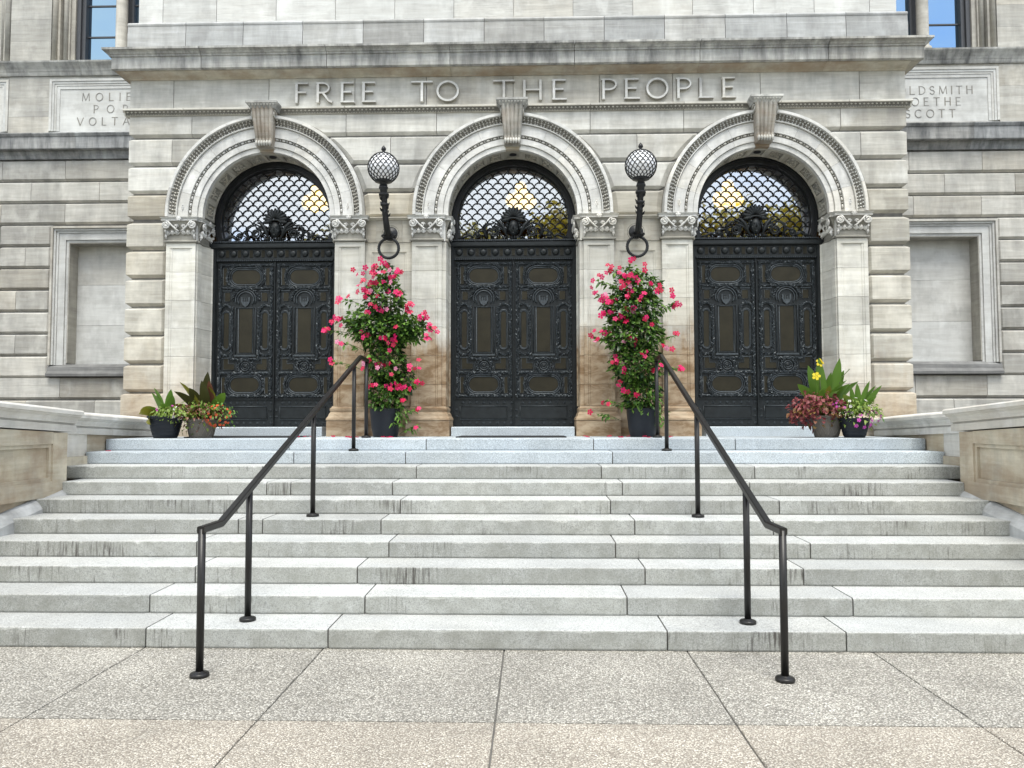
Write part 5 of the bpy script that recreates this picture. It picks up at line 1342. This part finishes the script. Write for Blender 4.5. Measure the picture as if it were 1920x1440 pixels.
paddles(t, (-4.22,4.58,1.76), [(1.6,0.05,0.62,0.14,0.3,'darkcanna'),(0.5,0.35,0.48,0.15,0.7,'yellowleaf'),(2.6,0.35,0.46,0.15,0.7,'darkcanna'),(3.1,0.75,0.46,0.13,0.8,'bronzeleaf'),(0.0,0.8,0.46,0.13,0.8,'bronzeleaf'),(-0.5,0.5,0.40,0.16,0.9,'yellowleaf'),(-1.4,0.4,0.42,0.15,0.9,'canna'),(3.9,0.6,0.38,0.15,1.1,'yellowleaf'),(-2.2,0.55,0.36,0.14,1.2,'yellowleaf'),(0.3,1.0,0.36,0.11,1.1,'bronzeleaf'),(2.9,1.05,0.38,0.11,1.2,'bronzeleaf'),(-0.9,0.15,0.55,0.14,0.4,'darkcanna'),(2.9,0.45,0.5,0.14,0.6,'darkcanna'),(0.2,0.5,0.5,0.14,0.6,'canna'),(3.0,0.25,0.55,0.12,0.4,'yellowleaf'),(0.1,0.2,0.55,0.12,0.5,'bronzeleaf')], 2, 1.08)
mound(t, (-4.28,4.48,1.78), (0.32,0.22,0.20), 480, 'lime', 8, (0.03,0.055)); mound(t, (-4.20,4.40,1.77), (0.30,0.20,0.18), 320, 'bronzeleaf', 9, (0.03,0.05)); mound(t, (-3.98,4.46,1.79), (0.22,0.18,0.17), 240, 'leaf', 9, (0.03,0.05))
sprinkle(t, (-3.97,4.46,1.80), (0.18,0.18,0.15), 42, 'orangef', 10, 0.020); sprinkle(t, (-4.42,4.46,1.78), (0.14,0.16,0.12), 14, 'whitef', 12, 0.015); sprinkle(t, (-4.44,4.46,1.88), (0.05,0.08,0.04), 6, 'magf', 13, 0.02)
# right pair
t = empty('mixed_planter', (4.22, 4.62, 1.5), 'taupe pot of burgundy coleus and tall yellow canna right of the right doorway', 'planter', pg)
tan_pot(t, 4.24, 4.60, 1.5, 0.15, 0.205, 0.29)
paddles(t, (4.26,4.64,1.80), [(2.9,0.25,0.60,0.15,0.35,'canna'),(3.3,0.10,0.66,0.14,0.25,'canna'),(2.4,0.35,0.50,0.16,0.6,'canna'),(0.2,0.25,0.66,0.14,0.4,'canna'),(0.5,0.35,0.54,0.16,0.5,'canna'),(-1.3,0.2,0.48,0.16,0.7,'canna'),(-1.9,0.35,0.42,0.17,0.9,'canna'),(-0.8,0.3,0.46,0.15,0.7,'canna'),(3.7,0.4,0.42,0.15,0.8,'canna'),(1.2,0.1,0.5,0.12,0.5,'canna'),(-1.5,0.0,0.34,0.15,0.3,'yellowleaf'),(-0.6,0.15,0.36,0.1,0.4,'bronzeleaf'),(3.0,0.55,0.5,0.15,0.6,'canna'),(0.1,0.5,0.5,0.15,0.5,'canna'),(2.9,0.12,0.6,0.13,0.3,'canna')], 3, 1.2)
mb = MB(); mb.tube([(4.20,4.62,1.8),(4.17,4.60,2.2),(4.15,4.58,2.50)], 0.008, 5); mb.tube([(4.3,4.62,1.8),(4.45,4.60,2.3),(4.56,4.58,2.42)], 0.006, 5); mb.build('stem', M_['stem'], t)
ym = flower5(M_['yellowf'], None, 0.055)
for p, d in (((4.15,4.55,2.50),(0.2,-1,0.3)),((4.18,4.56,2.52),(0.8,-0.3,0.6)),((4.09,4.52,2.32),(-0.3,-1,0.2))): link('flower', ym, t, loc=p, rot=look(d))
mound(t, (4.10,4.50,1.86), (0.33,0.24,0.22), 420, 'coleus', 14, (0.045,0.075), 'foliage', 0.7, 0.75); mound(t, (4.06,4.46,1.80), (0.30,0.22,0.16), 150, 'coleus2', 15, (0.045,0.07), 'foliage', 0.7, 0.75)
mound(t, (3.90,4.48,1.76), (0.18,0.16,0.12), 90, 'coleus', 16, (0.045,0.07), 'foliage', .7, .75)
t = empty('mixed_planter', (4.55, 4.40, 1.5), 'small dark pot of lime leaves and magenta petunias beside the right cheek wall', 'planter', pg)
ribbed_pot(t, 4.53, 4.40, 1.5, 0.13, 0.195, 0.26, 'potdark')
paddles(t, (4.60,4.42,1.80), [(0.3,0.3,0.34,0.08,0.5,'canna'),(2.8,0.2,0.30,0.07,0.4,'canna'),(1.2,0.2,0.33,0.08,0.4,'canna'),(-0.6,0.45,0.26,0.08,0.6,'canna'),(0.0,0.5,0.36,0.08,0.4,'canna'),(3.4,0.7,0.26,0.12,1.4,'lime'),(-1.8,0.6,0.24,0.12,1.4,'yellowleaf'),(0.2,0.15,0.36,0.08,0.4,'canna'),(3.0,0.4,0.3,0.10,0.9,'lime')], 6, 1.3)
mound(t, (4.55,4.36,1.80), (0.26,0.22,0.20), 420, 'lime', 17, (0.03,0.055)); mound(t, (4.60,4.36,1.76), (0.22,0.20,0.16), 160, 'leaf', 18, (0.03,0.05)); mound(t, (4.46,4.34,1.82), (0.2,0.2,0.16), 40, 'leafdark', 28, (0.03,0.05))
sprinkle(t, (4.52,4.26,1.72), (0.18,0.14,0.12), 9, 'magf', 19, 0.026); sprinkle(t, (4.76,4.34,1.78), (0.08,0.10,0.08), 7, 'magf', 20, 0.024); sprinkle(t, (4.34,4.34,1.88), (0.12,0.12,0.12), 8, 'magf', 21, 0.018); sprinkle(t, (4.50,4.32,1.92), (0.2,0.14,0.1), 10, 'whitef', 22, 0.02)

# ------------------------------------------------------------------ mats, fallen petals
for i, c in enumerate(AC[:2]):
    mb = MB(); mb.box(c-0.75, c+0.75, 4.55, 5.42, 1.502, 1.514)
    tag(mb.build('door_mat', M_['mat']), ['flat black rubber mat in front of the left doorway','flat black rubber mat in front of the middle doorway'][i], 'door mat', 'door mats on the landing')
fp = MB()
for q in range(5):
    a = 2*math.pi*q/5; c, s = math.cos(a), math.sin(a); r = 0.035
    fp.add([(0,0,0.004),(c*r*.6-s*r*.35,s*r*.6+c*r*.35,0.014),(c*r,s*r,0.006),(c*r*.6+s*r*.35,s*r*.6-c*r*.35,0.012)], [(0,3,2,1)], True)
fpm = fp.mesh('fallen_flower', M_['redf'])
rr = random.Random(77)
spots = [(-2.55+rr.uniform(-.6,.6), rr.uniform(4.1,5.2)) for _ in range(8)] + [(-1.75+rr.uniform(-.6,.8), rr.uniform(4.1,4.7)) for _ in range(8)] + [(1.35+rr.uniform(-.4,.5), rr.uniform(4.1,5.0)) for _ in range(9)] + [(2.0+rr.uniform(-.2,.3), rr.uniform(4.1,4.7)) for _ in range(2)]
for px, py in spots:
    o = link('fallen_flower', fpm, loc=(px, py, 1.502), rot=(rr.uniform(-.15,.15), rr.uniform(-.15,.15), rr.uniform(0,6)))
    s = rr.uniform(0.7,1.1); o.scale = (s,s,s*1.6)
    tag(o, 'withered red flower fallen on the granite landing before the doors', 'flower', 'fallen flowers on the landing')
o = link('fallen_flower', fpm, loc=(-5.0, 3.62, 1.353), rot=(0,0,1)); tag(o, 'red flower fallen at the far left end of the second step from the top', 'flower', 'fallen flowers on the landing')

# ------------------------------------------------------------------ trees across the lawn, seen mirrored in the fanlights
def tree_meshes(seed, h, crown_r, m):
    rr = random.Random(seed); tr = MB(); cr = MB()
    pts = [(0,0,0),(0.08,0.03,h*0.2),(0.0,0.1,h*0.45),(0.1,0.0,h*0.8)]
    tr.tube(pts, 0.2, 8, rad=[0.26,0.2,0.15,0.04])
    cl = []
    for q in range(16):
        a = rr.uniform(0,6.28); z = rr.uniform(0.34,0.95)*h; r = crown_r*(1-abs(z/h-0.55)*1.1)*rr.uniform(0.35,1.0)
        p = Vector((r*math.cos(a), r*math.sin(a), z)); cl.append(p)
        b = Vector((0.04,0.05,max(h*0.22, z-r*0.8))); tr.tube([b, b.lerp(p,0.5)+Vector((0,0,0.15)), p], 0.05, 5, rad=[0.07,0.045,0.015])
    cl += [Vector((0,0,h*0.9)), Vector((0,0,h*0.65))]
    for p in cl:
        s = crown_r*rr.uniform(0.26,0.42)
        for _ in range(170):
            u = Vector((rr.gauss(0,1),rr.gauss(0,1),rr.gauss(0,1))).normalized()*rr.uniform(0.3,1.0)*s; u.z *= 0.8
            leaf_into(cr, p+u, Vector((u.x+rr.gauss(0,.3),u.y+rr.gauss(0,.3),u.z*.5-0.2)), rr.uniform(0.25,0.42), 0.22, 0.3, rr)
    return tr.mesh('trunk', M_['bark']), cr.mesh('crown', m)
kinds = [tree_meshes(1, 11.0, 3.6, M_['olivetree']), tree_meshes(2, 12.0, 3.8, M_['gold'])]
TG = 'trees across the lawn mirrored in the fanlights'
for i, (tx, ty, k, sc) in enumerate([(-8.7,-21,0,1.08),(-2.9,-21,0,1.10),(2.9,-21.5,1,1.08),(9.0,-22,1,1.10),(13.4,-22,1,1.10),(-0.2,-29,0,1.1),(-14,-27,0,0.8),(19,-24,0,1.2),(-21,-26,0,1.1)]):
    t = empty('street_tree', (tx, ty, -0.02), ['olive green leafy tree across the lawn, mirrored low in the glass over the doors','golden sunlit leafy tree across the lawn, mirrored in the glass over the doors'][k], 'tree', TG)
    for nm, me in zip(('trunk','crown'), kinds[k]):
        o = bpy.data.objects.new(nm, me); COL.objects.link(o); o.parent = t
    t.scale = (sc,sc,sc); t.rotation_euler = (0,0,i*1.3)
